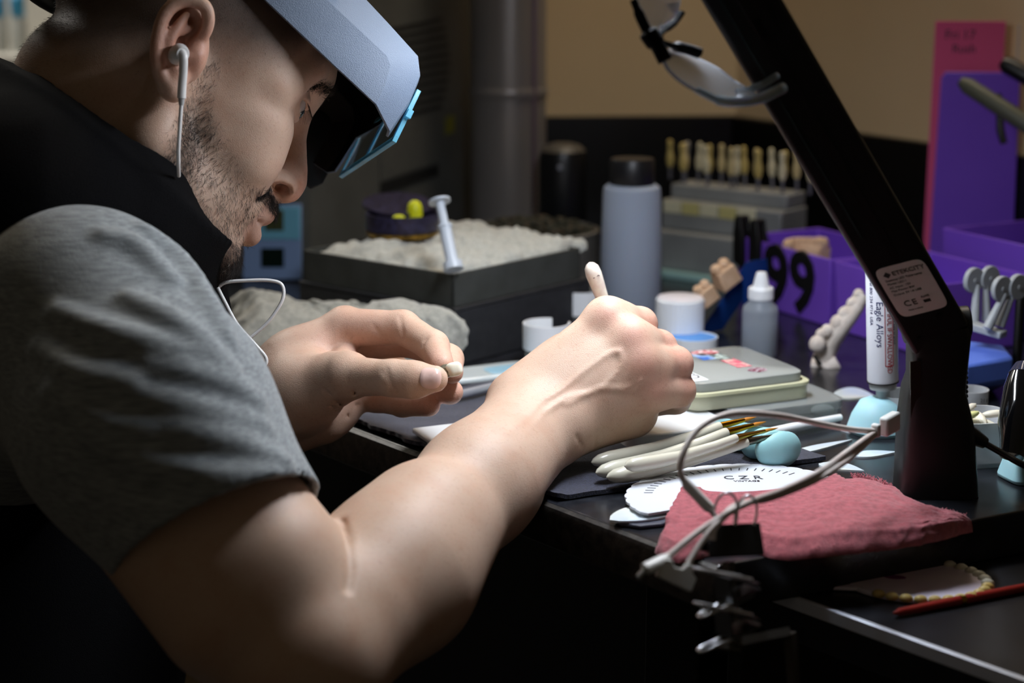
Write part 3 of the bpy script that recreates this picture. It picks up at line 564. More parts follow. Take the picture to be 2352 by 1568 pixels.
o2 = at(953, 494, 1.632); q = thing('yellow_plug', 'bright yellow rounded cap standing in the purple tin', 'cap', o2); G().lathe([(.0068, -.012), (.0072, -.010), (.0072, .006), (.006, .011), (.003, .0135), (.0005, .0142)], 24).obj('cap_body', yl, q)
o3 = at(916, 500, 1.622); tag(G().ball((0, 0, 0), (.006, .004, .003)).obj('yellow_bead', yl, None, loc=o3), 'small yellow bead lying in the purple tin', 'bead')
a, b = at(1041, 612, 1.487), at(1009, 460, 1.505); t = thing('plastic_syringe', 'white plastic syringe leaning against the charcoal box corner', 'syringe', a); v_ = b - a; vn = v_.normalized()
sy = mat('syringe_white', 'd7e0ea', .3, trans=.2)
G().tube([v_ * .02, v_ * .6], .0056, 18).obj('barrel', sy, t); G().tube([v_ * .58, v_ * .97], .0040, 18).obj('plunger', sy, t); G().tube([v_ * .97, v_ * 1.0], .0098, 24).obj('thumb_rest', sy, t)
G().tube([v_ * -.05, v_ * .06], .0085, 20).obj('flange', sy, t); G().tube([v_ * .58, v_ * .62], .0066, 18).obj('barrel_collar', sy, t)
# grey towel on the bench
gt = mat('grey_terry', 'b6b6ac', .95, var=(240, '9c9c93', (.35, .7)), bump=(900, .0016), sheen=.3)
def gth(u, v):
    e = max(0, min(u * 4, (1 - u) * 14, v * 4, (1 - v) * 4, 1)); return max(.0006, (.044 + .006 * math.sin(u * 5 + 1) + .010 * u) * e ** .5 + .006 * e * nz(u * 9, v * 7, 3) + .0022 * e * nz(u * 33, v * 30, 1)), .008 * nz(v * 9, u * 5, 6), .008 * nz(u * 9, v * 5, 7)
fl_ = tp(505, 868); fr2 = c0 + Vector((-.004, -.022, 0))
tag(grid_cloth('grey_towel', gt, [fl_, fr2, fr2 + bl * .150 + Vector((-.010, -.010, 0)), fl_ + Vector((-.03, .20, 0))], 110, 60, gth, thick=.03), 'pale grey terry towel bunched on the bench before the boxes', 'towel')
# ---- furnace with blue control panel
m0 = at(706, 640, 1.88); m0 = flat(tp(706, 646), TZ)
mg = mat('furnace_grey', '5a5b57', .55, var=(20, '52534f'), bump=(300, .0001)); mgd = mat('furnace_dark', '1b1c1c', .6)
s1 = Vector((.172, .30, 0)).normalized(); s2 = Vector((-s1.y, s1.x, 0))
s2 = Vector((-.97, .16, 0)).normalized()
t = thing('porcelain_furnace', 'grey porcelain furnace cabinet with vents and a pale blue control panel', 'furnace', m0)
def quadbox(o, a, la, b, lb_, z0, z1): g = G(); g.rings([[o + Z * z, o + a * la + Z * z, o + a * la + b * lb_ + Z * z, o + b * lb_ + Z * z] for z in (z0, z1)]); return g
quadbox(Vector(), s1, .37, s2, .16, .0, .42).obj('cabinet', mg, t, bevel=.008, seg=3)
nf = -s1  # outward of front panel approx towards camera
def front(px0, py0, px1, py1, m, nm, th=.002, par=t, off=0.):
    # rectangle on the front plane through m0 along s2
    n_ = Vector((s2.y, -s2.x, 0)); n_ = n_ if n_.y < 0 else -n_
    def hit(px, py):
        r = FW + (px - 1176) / F * RT - (py - 784) / F * UP; return CAM + r * ((m0 - CAM).dot(n_) / r.dot(n_))
    P = [hit(px0, py0), hit(px1, py0), hit(px1, py1), hit(px0, py1)]; P = [p - m0 for p in P]
    g = G(); g.rings([[p + n_ * (.0005 + off) for p in P], [p + n_ * (th + off) for p in P]]); return g.obj(nm, m, par, bevel=.0006)
panel = front(560, 468, 694, 640, mat('panel_blue', '8ea8d2', .4), 'control_panel', .004)
front(590, 474, 692, 548, mat('panel_cyan', '7fc4dc', .35), 'display_field', .0055, t, .0)
front(612, 480, 655, 528, mat('lcd_olive', '4a5032', .3), 'display', .0065, t); front(603, 568, 655, 612, mat('lcd_green_black', '0c1f18', .25), 'display', .0055, t)
# right side: slots, plate
def side(px0, py0, px1, py1, m, nm, th=.0015):
    n_ = Vector((s1.y, -s1.x, 0)); n_ = n_ if n_.y < 0 else -n_
    def hit(px, py):
        r = FW + (px - 1176) / F * RT - (py - 784) / F * UP; return CAM + r * ((m0 - CAM).dot(n_) / r.dot(n_)) - m0
    return hit, n_
hit, n_ = side(0, 0, 1, 1, None, '')
def plate(P, m, nm, th=.0012):
    P = [hit(*p) for p in P]; g = G(); g.rings([[p + n_ * .0004 for p in P], [p + n_ * th for p in P]]); return g.obj(nm, m, t)
for i in range(11):
    y = 52 + i * 20; dx = 22 * abs((i - 5) / 5.) ** 1.6
    plate([(868 + dx, y + 14), (1032 - dx * .8, y - 12), (1032 - dx * .8, y - 4), (868 + dx, y + 22)], mgd, 'vent_slot')
plate([(872, 330), (1000, 288), (1000, 372), (872, 416)], mat('plate_grey', '63645f', .5, var=(500, '4c4d4a')), 'rating_plate'); plate([(872, 420), (1005, 376), (1005, 402), (872, 448)], mgd, 'name_strip', .0014)
plate([(1022, 270), (1042, 262), (1042, 302), (1022, 310)], mat('warn_yellow', '7d7a2a', .5), 'warning_sticker')
# ---- metal duct
o = flat(at(1168, 480, 2.08), TZ); t = thing('flue_pipe', 'brushed metal flue pipe standing against the back wall', 'pipe', o)
pm = mat('galvanised', 'a39e9a', .34, .35, var=(6, '837e7c'), stretch=(1, 1, .1)); G().lathe([(.0445, 0), (.0445, .7)], 48).obj('pipe_tube', pm, t)
G().lathe([(.0455, .18), (.0465, .182), (.0465, .190), (.0455, .192)], 48, cap0=False, cap1=False).obj('pipe_seam', pm, t); G().box((.030, -.034, .35), (.004, .004, .6)).obj('lock_seam', mat('seam_purple', '5b4550', .4, .5), t)
# ---- tub of gravel, canister
o = tp(1225, 706); o.y += .06; t = thing('media_tub', 'round grey tub filled with dark greenish grit', 'tub', o)
tg = mat('tub_grey', '6f6d69', .5, var=(30, '63615d')); G().lathe([(.072, 0), (.074, .004), (.074, .016), (.066, .020)], 44).obj('tub_foot', mat('tub_foot_pale', '8f8d85', .5), t)
G().lathe([(.060, .018), (.064, .022), (.067, .068), (.0685, .070), (.066, .071), (.063, .064)], 44, cap1=False).obj('tub_wall', tg, t)
g = G(); r_ = random.Random(11)
for k in range(240):
    a, r = r_.uniform(0, 6.283), .061 * r_.random() ** .5; s_ = r_.uniform(.003, .006); g.ball((r * math.cos(a), r * math.sin(a), .066 + .010 * (1 - (r / .062) ** 2) + r_.uniform(0, .004)), (s_, s_ * .8, s_ * .6), 6, 4)
g.lathe([(.0635, .045), (.0635, .063), (.03, .070)], 30); gr = g.obj('grit', mat('dark_grit', '24261a', .8, var=(150, '4a3a2a', (.5, .7))), t); gr['kind'] = 'stuff'
o = flat(at(1292, 480, 1.98), TZ); t = thing('black_canister', 'black rounded canister behind the grey tub', 'canister', o)
G().lathe([(.026, 0), (.0275, .003), (.0275, .118), (.025, .128), (.018, .133), (.006, .135)], 40).obj('canister_body', mat('canister_black', '101114', .35), t); G().lathe([(.024, .1275), (.0255, .128), (.020, .1335), (.012, .136)], 36).obj('canister_cap', mat('cap_tan', '4a4640', .45), t)
G().ball((-.004, -.027, .112), (.003, .001, .003)).obj('logo_dot', mat('dot_grey', '8a8d99', .4), t)
# ---- shade tab holder
h0 = tp(1505, 632); hx = tp(1705, 660) - h0; hx.z = 0; hx.normalize(); hy = Vector((-hx.y, hx.x, 0)); hang_ = math.atan2(hx.y, hx.x)
t = thing('tab_stand', 'stepped grey stand for shade tabs behind the tall bottle', 'stand', h0, hang_)
HLn = .160
G().box((HLn / 2 - .01, .035, .004), (HLn, .086, .008)).obj('foot_plate', mat('aqua_plate', '9cc2be', .3), t, bevel=.001)
hg = mat('stand_grey', '8f918f', .4, var=(15, '7d7f7e'))
G().box((HLn / 2 - .01, .038, .029), (HLn - .006, .072, .042)).obj('step', hg, t, bevel=.002); G().box((HLn / 2 - .01, .045, .066), (HLn - .010, .056, .032)).obj('step', hg, t, bevel=.002); G().box((HLn / 2 - .01, .052, .090), (HLn - .014, .040, .016)).obj('step', hg, t, bevel=.002)
for i in range(5):
    G().box((.010 + i * .0235, .0158, .075), (.022, .0012, .013)).obj('label_strip', mat('label_yellow', 'c9bf7e', .5) if i % 2 else mat('label_cream', 'd9d3b2', .5), t, bevel=.0002)
tabm = [mat('tooth_a', 'c9b26a', .35), mat('tooth_b', 'd0bd88', .35), mat('tooth_c', 'dcd2ad', .35)]
def tab(label, x, y, z, h, lean, m):
    loc = h0 + hx * x + hy * y; q = thing('shade_tab', label, 'shade tab', (loc.x, loc.y, TZ + z), hang_, 'tooth shade tabs in the stand'); q.rotation_euler = (0, lean, hang_)
    G().lathe([(.0018, 0), (.0018, .014)], 8).obj('stem', mat('tab_stem', '7c7c84', .4, .6), q)
    G().lathe([(.0020, .013), (.0042, .018), (.0046, .024), (.0030, .031), (.0026, .034), (.0034, .038), (.0030, .0425), (.0008, .044)], 14, sy=.7).obj('tooth', m, q)
    return q
for k, (px, py) in enumerate(((1540, 332), (1575, 352), (1605, 330), (1628, 352), (1658, 352), (1692, 335), (1712, 356), (1742, 358), (1775, 345), (1798, 365), (1832, 372), (1862, 380))):
    yv = .058 if k % 2 == 0 else .046
    # solve x along the stand for this column
    best = min((abs((lambda P: 1176 + F * P.x / dep(P))(h0 + hx * (q / 1000) + hy * yv + Z * .115) - px), q) for q in range(-30, 230)); x = best[1] / 1000
    tab(('amber', 'tan', 'cream')[k % 3] + ' shade tab in the rear rows of the grey tab stand', x, yv, .0985, 0, rng.uniform(-.08, .08), tabm[k % 3])
    if k % 2 == 0 and k > 1: tab(('amber', 'tan', 'cream')[(k + 1) % 3] + ' shade tab in the front row of the grey tab stand', x - .006, .038, .0985, 0, rng.uniform(-.1, .1), tabm[(k + 1) % 3])
best = min((abs((lambda P: 1176 + F * P.x / dep(P))(h0 + hx * (q / 1000) + hy * .05 + Z * .115) - 1492), q) for q in range(-60, 230))
q = tab('pale grey shade tab standing apart at the end of the stand by the black cap', max(best[1] / 1000, -.004), .058, .0985, 0, .12, mat('tooth_grey', '98938a', .4)); del q['group']
# ---- purple trays
pu = mat('purple_plastic', '7d52cc', .38, var=(6, '7448c2')); pud = mat('print_matt_black', '0b0b0c', .5)
ta = Vector((.072, -.141, 0)).normalized(); tbv = Vector((-ta.y, ta.x, 0)); tbv = tbv if tbv.x > 0 else -tbv
tang = math.atan2(ta.y, ta.x); TH = .066; TL = .158
def tray(label, c, la, lb_, h, flare=.004):
    t = thing('work_tray', label, 'tray', (c.x, c.y, TZ + .0002), tang); th = .0022
    a0 = [(flare, flare), (la - flare, flare), (la - flare, lb_ - flare), (flare, lb_ - flare)]; a1 = [(0, 0), (la, 0), (la, lb_), (0, lb_)]
    g = G(); ins = lambda q, d: [(x + (d if x < la / 2 else -d), y + (d if y < lb_ / 2 else -d)) for x, y in q]
    g.rings([[(x, y, 0) for x, y in a0], [(x, y, h) for x, y in a1], [(x, y, h) for x, y in ins(a1, th)], [(x, y, .003) for x, y in ins(a0, th)]]); g.obj('tray_shell', pu, t, bevel=.0018, seg=2)
    return t
cA = Vector((.228, 1.755, 0)); trA = tray('purple work tray numbered 99 in black on its side', cA, TL, .105, TH)
# local: x along wall toward camera, wall outer face at y=0 facing -y (towards the left/camera side)
N9 = Matrix.Translation((.100, -.0012 + .0016, .0335)) @ Matrix.Rotation(math.radians(90), 4, 'X')
for i, x in enumerate((.071, .114)):
    txt('9', .084, 'tray_number', pud, trA, Matrix.Translation((x, .0018, .033)) @ Matrix.Rotation(math.radians(90 + 3.4), 4, 'X'), .0016, 'CENTER', .98, .0022)
cB = cA + ta * (TL + .006); trB = tray('plain purple work tray between the numbered tray and the lamp', cB, .135, .115, TH)
cC = cB + tbv * .128 + ta * .0 ; trC = tray('deep purple tray at the back holding the tall job card', cC, .15, .20, .088)
# black clips on tray A rim
for k, (x, lab_) in enumerate(((.012, 'black plastic clip hooked on the purple tray rim near its far corner'), (.040, 'black plastic clip hooked on the purple tray rim beside the number'))):
    p = cA + ta * x; q = thing('rim_clip', lab_, 'clip', (p.x, p.y, TZ + TH), tang)
    G().prism([(-.007, -.026), (.009, -.030), (.008, .004), (.003, .022), (-.005, .022), (-.008, .004)], -.0065, -.001, Matrix.Rotation(math.radians(90), 4, 'X') @ Matrix.Scale(-1, 4, (0, 0, 1))).obj('clip_leaf', pud, q, bevel=.0008)
    G().prism([(-.006, -.012), (.010, -.010), (.008, .004), (.003, .022), (-.005, .022), (-.007, .004)], .0032, .0062, Matrix.Rotation(math.radians(90), 4, 'X') @ Matrix.Scale(-1, 4, (0, 0, 1))).obj('clip_leaf', pud, q, bevel=.0008)
    G().box((0, .0, .0205), (.0085, .011, .003)).obj('clip_bridge', pud, q, bevel=.0006)
# stone casts
st = mat('dental_stone', 'd9b797', .75, var=(120, 'c8a584'), bump=(500, .0003)); stw = mat('white_stone', 'dcd2c8', .7, var=(150, 'd0c3b8'), bump=(500, .0003))
def arch(name, label, o, M, R, m, n=12, depth=.014, toothr=.0045, a0=.15, a1=2.99):
    t = thing(name, label, 'dental cast', o); g = G(); rs = []
    for k in range(33):
        a = a0 + (a1 - a0) * k / 32; c, s_ = math.cos(a), math.sin(a)
        rs.append([(c * (R + x), s_ * (R * 1.15 + x), z) for x, z in ((-.008, -depth), (.006, -depth), (.007, -.004), (.004, .001), (-.004, .001), (-.008, -.005))])
    g.rings(rs); g.obj('cast_base', m, t); t.matrix_world = Matrix.Translation(o) @ M
    for k in range(n):
        a = a0 + (a1 - a0) * (k + .5) / n; s_ = toothr * (1.15 if k in (0, 1, n - 1, n - 2) else .9)
        G().ball((math.cos(a) * R, math.sin(a) * R * 1.15, .002), (s_, s_, s_ * 1.2), 10, 7).obj('cast_tooth', m, t)
    return t
pC = cA + ta * .085 + tbv * .030
arch('dental_cast', 'tan stone arch cast lying in the numbered purple tray', Vector((pC.x, pC.y, TZ + .064)), Matrix.Rotation(.4, 4, 'Z'), .021, st)
pth = [at(1888, 838, 1.515), at(1903, 792, 1.51), at(1932, 748, 1.50), at(1962, 708, 1.50), at(1980, 676, 1.50)]
pf = tp(1885, 852); t = thing('dental_cast', 'white stone half arch cast propped upright before the purple tray', 'dental cast', pf)
g = G(); q_ = spline(pth, 6); g.tube([p - pf for p in q_], [.0125 - .0045 * k / (len(q_) - 1) for k in range(len(q_))], 14, flat=.8); g.obj('cast_base', stw, t)
g = G(); g.tube([at(1862, 838, 1.512) - pf, at(1900, 846, 1.51) - pf, at(1925, 832, 1.508) - pf], [.006, .0105, .008], 12); g.obj('cast_foot', stw, t)
for px, py, r in ((1878, 790, .0075), (1886, 768, .0050), (1900, 760, .0058), (1925, 742, .0072), (1942, 722, .0070), (1958, 698, .0055), (1972, 676, .0048)):
    G().ball(at(px, py, 1.497) - pf, (r, r * .9, r * 1.05), 12, 8).obj('cast_tooth', stw, t)
G().tube([at(1870, 815, 1.498) - pf, at(1885, 838, 1.497) - pf], .0018, 8).obj('dark_pin', pud, t)
# blue rest with two trimmed stone blocks
a, b = tp(1610, 770), at(1714, 614, 1.62); bd = (b - a); t = thing('blue_wedge', 'translucent dark blue sloping rest behind the white capped jar', 'rest', flat(a, TZ), 0)
wdir = Vector((.75, .66, 0)).normalized(); blu = mat('blue_acrylic', '1b4590', .2, trans=.35, ior=1.3)
av = a - t.location; bvv = b - t.location
g = G(); g.rings([[av, av + wdir * .03, bvv + wdir * .03, bvv], [av + Z * .006, av + wdir * .03 + Z * .006, bvv + wdir * .03 + Z * .006, bvv + Z * .006]]); g.obj('rest_slab', blu, t, bevel=.001)
g = G(); g.rings([[flat(bvv, 0) , flat(bvv + wdir * .03, 0), bvv + wdir * .03, bvv], [flat(bvv, 0) - bd.normalized() * .004, flat(bvv + wdir * .03, 0) - bd.normalized() * .004, bvv + wdir * .03 - bd.normalized() * .004, bvv - bd.normalized() * .004]]); g.obj('rest_leg', blu, t)
for (px, py, d, s_, lab_) in ((1662, 632, 1.615, 1.0, 'tan stone tooth block high on the blue rest'), (1618, 676, 1.60, .85, 'tan stone tooth block lower on the blue rest by the white cap')):
    o = at(px, py, d); q = thing('stone_die', lab_, 'dental cast', o); R_ = Matrix.Rotation(.6, 4, 'Z') @ Matrix.Rotation(-.5, 4, 'Y')
    G().prism([(-.012 * s_, -.009 * s_), (.012 * s_, -.010 * s_), (.014 * s_, .008 * s_), (-.010 * s_, .010 * s_)], -.011 * s_, .008 * s_, R_, .8).obj('die_block', st, q, bevel=.0015)
    for k in range(2): G().ball((-.005 * s_ + .010 * s_ * k, 0, .010 * s_), (.0055 * s_, .006 * s_, .005 * s_), 12, 8, R_).obj('die_tooth', st, q)
# ---- marker in putty
o = tp(2015, 992); t = thing('putty_stand', 'aqua putty lump holding the white alloy tube', 'putty', o)
G().lathe([(.019, 0), (.021, .003), (.018, .014), (.013, .024), (.008, .0265)], 28, sx=1.1).obj('putty_lump', mat('aqua_putty', 'a6d3dc', .5, sss=.15), t)
mk = o + Vector((.0035, .002, .026)); t = thing('alloy_tube', 'white alloy tube lettered Eagle Alloys standing upside down in aqua putty', 'tube', mk)
mb = mk; t.rotation_euler = (0, math.radians(-3.5), 0)
G().lathe([(.0052, 0), (.0052, .006), (.0098, .0075), (.0105, .012), (.0098, .0135)], 28).obj('tube_cap', mat('cap_grey', 'b5babb', .35), t); G().lathe([(.0118, .0125), (.0118, .0132)], 32).obj('dark_ring', pud, t)
tw = mat('tube_white', 'dcdfe6', .35); G().lathe([(.0112, .0132), (.0115, .0145), (.0116, .108), (.0108, .110)], 40).obj('tube_body', tw, t)
def wrap(s_, size, ang, z, m, nm='tube_lettering', sx=1.):
    o_ = txt(s_, size, nm, m, t, Matrix.Identity(4), .00006, 'LEFT', sx)
    for v in o_.data.vertices:   # text x runs down the tube, text y goes round it
        x, y, zz = v.co; a = ang + y / .0116; r = .01163 + max(zz, 0) + .0001; v.co = (r * math.cos(a), r * math.sin(a), z - x)
    return o_
nb = mat('navy_ink', '1c2c5e', .6); rd = mat('red_ink', 'a03038', .6); A0 = math.radians(-90)
wrap('Eagle Alloys', .0072, A0 - .36, .076, nb); wrap('HARMFUL IF SWALLOWED', .0056, A0 + .26, .079, rd, sx=.86)
wrap('Keep metal is very easy to grind', .0030, A0 + .66, .082, nb); wrap('Tel 800 234 9714  USA', .0036, A0 - .92, .092, nb)
for a, z0, z1 in ((-.02, .027, .100), (.53, .027, .100)):
    g = G(); g.rings([[(.01178 * math.cos(A0 + a + q), .01178 * math.sin(A0 + a + q), z) for q in (-.02, .02)] + [(.0114 * math.cos(A0 + a + q), .0114 * math.sin(A0 + a + q), z) for q in (.02, -.02)] for z in (z0, z1)]); g.obj('red_frame', rd, t)
g = G(); N = 8; g.rings([[(.01178 * math.cos(A0 - .02 + .55 * k / N), .01178 * math.sin(A0 - .02 + .55 * k / N), z) for z in (.0268, .0274)] + [(.0114 * math.cos(A0 - .02 + .55 * k / N), .0114 * math.sin(A0 - .02 + .55 * k / N), z) for z in (.0274, .0268)] for k in range(N + 1)]); g.obj('red_frame', rd, t)
# ---- right hand group behind the lamp
o = tp(2066, 985); t = thing('frosted_tub', 'small frosted tub half hidden behind the lamp upright', 'tub', o); G().lathe([(.016, 0), (.017, .002), (.018, .028), (.0168, .028), (.0158, .003)], 36, cap1=False).obj('tub_wall', cupm, t)
o = tp(2226, 962); t = thing('mixing_cup', 'frosted white cup with faint print behind the lamp', 'cup', o); G().lathe([(.0125, 0), (.013, .001), (.0135, .024), (.0126, .024), (.0120, .002)], 36, cap1=False).obj('cup_wall', cupm, t); txt('211', .004, 'cup_print', ink, t, Matrix.Translation((.004, -.0131, .018)) @ Matrix.Rotation(math.pi / 2, 4, 'X'), .0001)
o = tp(2258, 1075); o.y += .018; t = thing('tooth_bowl', 'frosted square bowl heaped with cream tooth pieces', 'bowl', o, .2)
g = G(); q0, q1, q2, q3 = superell(.018, .018, 32, 4), superell(.024, .024, 32, 4), superell(.0228, .0228, 32, 4), superell(.017, .017, 32, 4)
g.rings([[(x, y, 0) for x, y in q0], [(x, y, .034) for x, y in q1], [(x, y, .034) for x, y in q2], [(x, y, .003) for x, y in q3]]); g.obj('bowl_wall', cupm, t)
r_ = random.Random(5); cr = mat('tooth_cream', 'e6e2cf', .35, sss=.1); ylw = mat('tooth_yellow', 'cfd08a', .4)
for k in range(9):
    x, y = r_.uniform(-.013, .013), r_.uniform(-.013, .013); R_ = o + Vector((x, y, .030 + r_.uniform(0, .006))); a = r_.uniform(0, 3.1)
    q = G().ball((0, 0, 0), (.009, .0032, .0028), 10, 7).obj('tooth_piece', ylw if k == 0 else cr, None, loc=(o.x - .012, o.y - .013, o.z + .036) if k == 0 else R_, rot=(r_.uniform(-.4, .4), r_.uniform(-.5, .5), a))
    if k == 0: tag(q, 'yellowish tooth piece at the edge of the frosted bowl', 'tooth piece')
    else: tag(q, 'cream tooth piece lying in the frosted bowl', 'tooth piece', 'tooth pieces in the frosted bowl')
o = tp(2370, 1098); t = thing('putty_block', 'block of aqua putty under the glossy black torch', 'putty', o, .3); G().prism(superell(.022, .016, 28, 5), 0, .016, top=.8).obj('putty_block', mat('aqua_putty', 'a6d3dc', .5), t, bevel=.003)
a, b = at(2325, 1040, 1.165), at(2352, 862, 1.185); t = thing('black_torch', 'glossy black hand torch with a chrome screw beside the bowl', 'torch', a); v_ = b - a
G().tube([v_ * -.05, v_ * .15, v_ * .35, v_ * .8, v_ * 1.02], [.008, .0095, .0125, .0125, .010], 24, flat=1.0).obj('torch_body', mat('gloss_black', '08080a', .1, coat=.6), t); G().tube([v_ * 1.0 , v_ * 1.14], [.0105, .007], 24).obj('torch_hood', mat('smoke_clear', '3a3d52', .1, trans=.4), t)
pS = v_ * .62 + Vector((.001, -.0126, 0)); G().tube([pS, pS + Vector((0, -.0012, 0))], .0022, 14).obj('screw', STEEL, t)
# ---- grey wheeled articulator on blue base
o = tp(2262, 905); t = thing('articulator', 'grey plastic articulator with paired wheels on a blue base', 'articulator', o)
ab = mat('articulator_blue', '5f7fe0', .4); ag = mat('articulator_grey', 'a3a8ac', .42)
zb = at(2262, 790, 1.42).z - TZ
g = G(); P = [at(x, y, 1.40 + (d_)) - t.location for x, y, d_ in ((2200, 742, .05), (2308, 758, .03), (2330, 812, -.01), (2215, 882, -.03), (2160, 850, 0))]; zz = sum(p.z for p in P) / len(P)
P = [flat(p, zz) for p in P]; g.rings([[flat(p * .6, 0) + Vector((0, .02, 0)) for p in P], [flat(p, zz - .020) for p in P], P]); g.obj('blue_base', ab, t, bevel=.003)
def art(px0, py0, px1, py1, d0, d1):
    a, b = at(px0, py0, d0) - t.location, at(px1, py1, d1) - t.location; s_ = Vector((.006, .004, 0))
    for k in (-1, 1):
        g = G(); g.tube([a + s_ * k, b + s_ * k * .7], [.0042, .0026], 10); g.obj('fork_arm', ag, t)
        w_ = Vector((.86, .5, 0)) if False else Vector((.55, -.84, 0)); c = b + Vector((.0075 * k, .004 * k, .004)); g = G(); g.tube([c - w_ * .0022, c + w_ * .0022], .0105, 28); w2 = g.obj('wheel', ag, t, bevel=.0006); g = G(); g.tube([c - w_ * .003, c + w_ * .003], .002, 10); g.obj('axle', ag, t)
art(2252, 740, 2254, 652, 1.43, 1.43); art(2282, 752, 2318, 672, 1.40, 1.40)
g = G(); bx(g, at(2262, 756, 1.41) - t.location, (at(2300, 768, 1.40) - at(2220, 744, 1.42)).normalized(), Z, None, .034, .006, .012); g.obj('cross_bar', ag, t, bevel=.001)
G().tube([Vector((.028, .012, 0)), at(2345, 660, 1.43) - t.location], .004, 10).obj('black_post', BLACK, t)
# ---- tall purple divider with papers and pliers
dv = Vector((.96, .0, 0)); pz = Vector((0, 0, 1))
o = flat(at(2235, 500, 1.80), TZ + .0035); t = thing('job_card_holder', 'tall purple plate standing in the back tray with a pink card', 'divider', o, -.12)
sc_ = 1.80 / 4000.; hgt = at(2235, 160, 1.80).z - o.z
G().prism([(-.043, 0), (.043, 0), (.038, hgt - .006), (.034, hgt), (-.036, hgt), (-.040, hgt - .006)], -.0015, .0015, Matrix.Rotation(math.pi / 2, 4, 'X')).obj('plate', pu, t, bevel=.0008)
pk = mat('pink_card', 'e05a86', .8); o2 = Vector((o.x - .002, o.y + .012, o.z))
ht2 = at(2220, 44, 1.81).z - o2.z
q = thing('pink_card', 'pink card with black handwriting behind the purple plate', 'card', o2, -.12); G().box((-.009, 0, ht2 / 2), (.070, .0012, ht2)).obj('card_sheet', pk, q, bevel=.0004)
txt('Fri 17', .013, 'card_writing', inkb, q, Matrix.Translation((-.034, -.0009, ht2 - .014)) @ Matrix.Rotation(math.pi / 2, 4, 'X'), .0001); txt('Rush', .012, 'card_writing', inkb, q, Matrix.Translation((-.026, -.0009, ht2 - .028)) @ Matrix.Rotation(math.pi / 2, 4, 'X'), .0001)
q = thing('job_ticket', 'white printed job ticket standing beside the pink card', 'paper', Vector((o2.x + .085, o2.y + .004, o.z)), -.12); h3 = at(2330, 52, 1.81).z - o.z; G().box((0, 0, h3 / 2), (.086, .001, h3)).obj('ticket_sheet', mat('ticket_white', 'b9b8ba', .8), q, smooth=False)
for k in range(3): G().box((-.030 + .012 * k, -.0008, h3 - .03), (.0012, .0004, .03), Matrix.Rotation(.0, 4, 'Y')).obj('printed_line', inkb, q, smooth=False)
G().box((-.018, -.0008, h3 - .012), (.026, .0004, .0015)).obj('printed_line', inkb, q, smooth=False)
# blue-grey sheet on the wall above
q = G(); 
# pliers
ol = mat('olive_grip', '4d4e3e', .5); pa, pb = at(2206, 186, 1.70), at(2420, 325, 1.66); t = thing('pliers', 'olive and black gripped pliers hanging before the purple plate', 'pliers', pa.lerp(pb, .5))
G().tube([pa - t.location, pa.lerp(pb, .08) - t.location, pb - t.location], [.0045, .0082, .0088], 14).obj('olive_grip', ol, t)
pc, pd_ = at(2300, 142, 1.715), at(2430, 215, 1.70); G().tube([pc - t.location, pc.lerp(pd_, .1) - t.location, pd_ - t.location], [.005, .0088, .009], 14).obj('black_grip', BLACK, t)
G().tube([at(2294, 215, 1.705) - t.location, at(2298, 300, 1.705) - t.location, at(2306, 330, 1.705) - t.location], [.003, .0042, .0036], 12).obj('jaw', BLACK, t)
q = thing('paper_clamp', 'small black clamp with wire loops on top of the purple plate', 'clamp', at(2265, 170, 1.785)); G().prism([(-.013, -.008), (.013, -.006), (.010, .006), (-.010, .006)], -.004, .004, Matrix.Rotation(math.pi / 2, 4, 'X')).obj('clamp_body', BLACK, q, bevel=.001)
for k in (-1, 1): G().tube(spline([(k * .007 - .003, 0, .005), (k * .008 - .005, 0, .018), (k * .008, 0, .025), (k * .008 + .005, 0, .018), (k * .007 + .003, 0, .005)], 5), .0007, 8).obj('wire_loop', wire, q)
# ---- lower bench things: second shade ring and red brush
gp_ = tp(2100, 1342, z2); t = thing('shade_ring', 'round shade guide with tooth tabs round its rim on the lower bench', 'shade guide', (gp_.x, gp_.y, z2 + .0003), math.atan2(-.2, 1))
lil = mat('lilac_white', 'f0ecf6', .35, var=(40, 'e6dcf0')); G().prism(superell(.043, .034, 48, 2.1), 0, .003).obj('ring_plate', lil, t, bevel=.0008)
G().prism([(-.078, -.012), (-.070, -.020), (-.050, -.022), (-.020, -.020), (-.020, .006), (-.045, .004), (-.062, .008), (-.074, .004)], .0004, .0026).obj('ring_handle', lil, t, bevel=.0008)
purp = mat('purple_print', '8a3f86', .6); G().prism(superell(.007, .0035, 16, 2), .0030, .0031, Matrix.Translation((-.012, .002, 0))).obj('ring_print', purp, t); G().prism(superell(.011, .005, 16, 2), .0026, .0028, Matrix.Translation((-.052, -.008, 0))).obj('ring_print', purp, t)
for k in range(26):
    a = math.radians(-120 + k * 11.2); c = (.044 * math.cos(a), .035 * math.sin(a), .0035)
    G().ball(c, (.0042, .0028, .0028), 10, 6).obj('rim_tooth', tabm[0] if k < 11 else mat('tooth_pearl', 'd6d6c8', .35), t)
a, b = tp(2052, 1408, z2 + .003), tp(2420, 1336, z2 + .003); t = thing('red_brush', 'thin red handled brush lying on the lower bench', 'brush', a); v_ = b - a
G().tube([Vector(), v_ * .04, v_ * .4], [.0008, .0024, .0030], 12).obj('handle', mat('red_lacquer', '8a2320', .3), t); G().tube([v_ * .4, v_ * .43], .0032, 12).obj('ferrule', ferr, t); G().tube([v_ * .43, v_], [.0030, .0026], 12).obj('handle', mat('red_lacquer', '8a2320', .3), t)
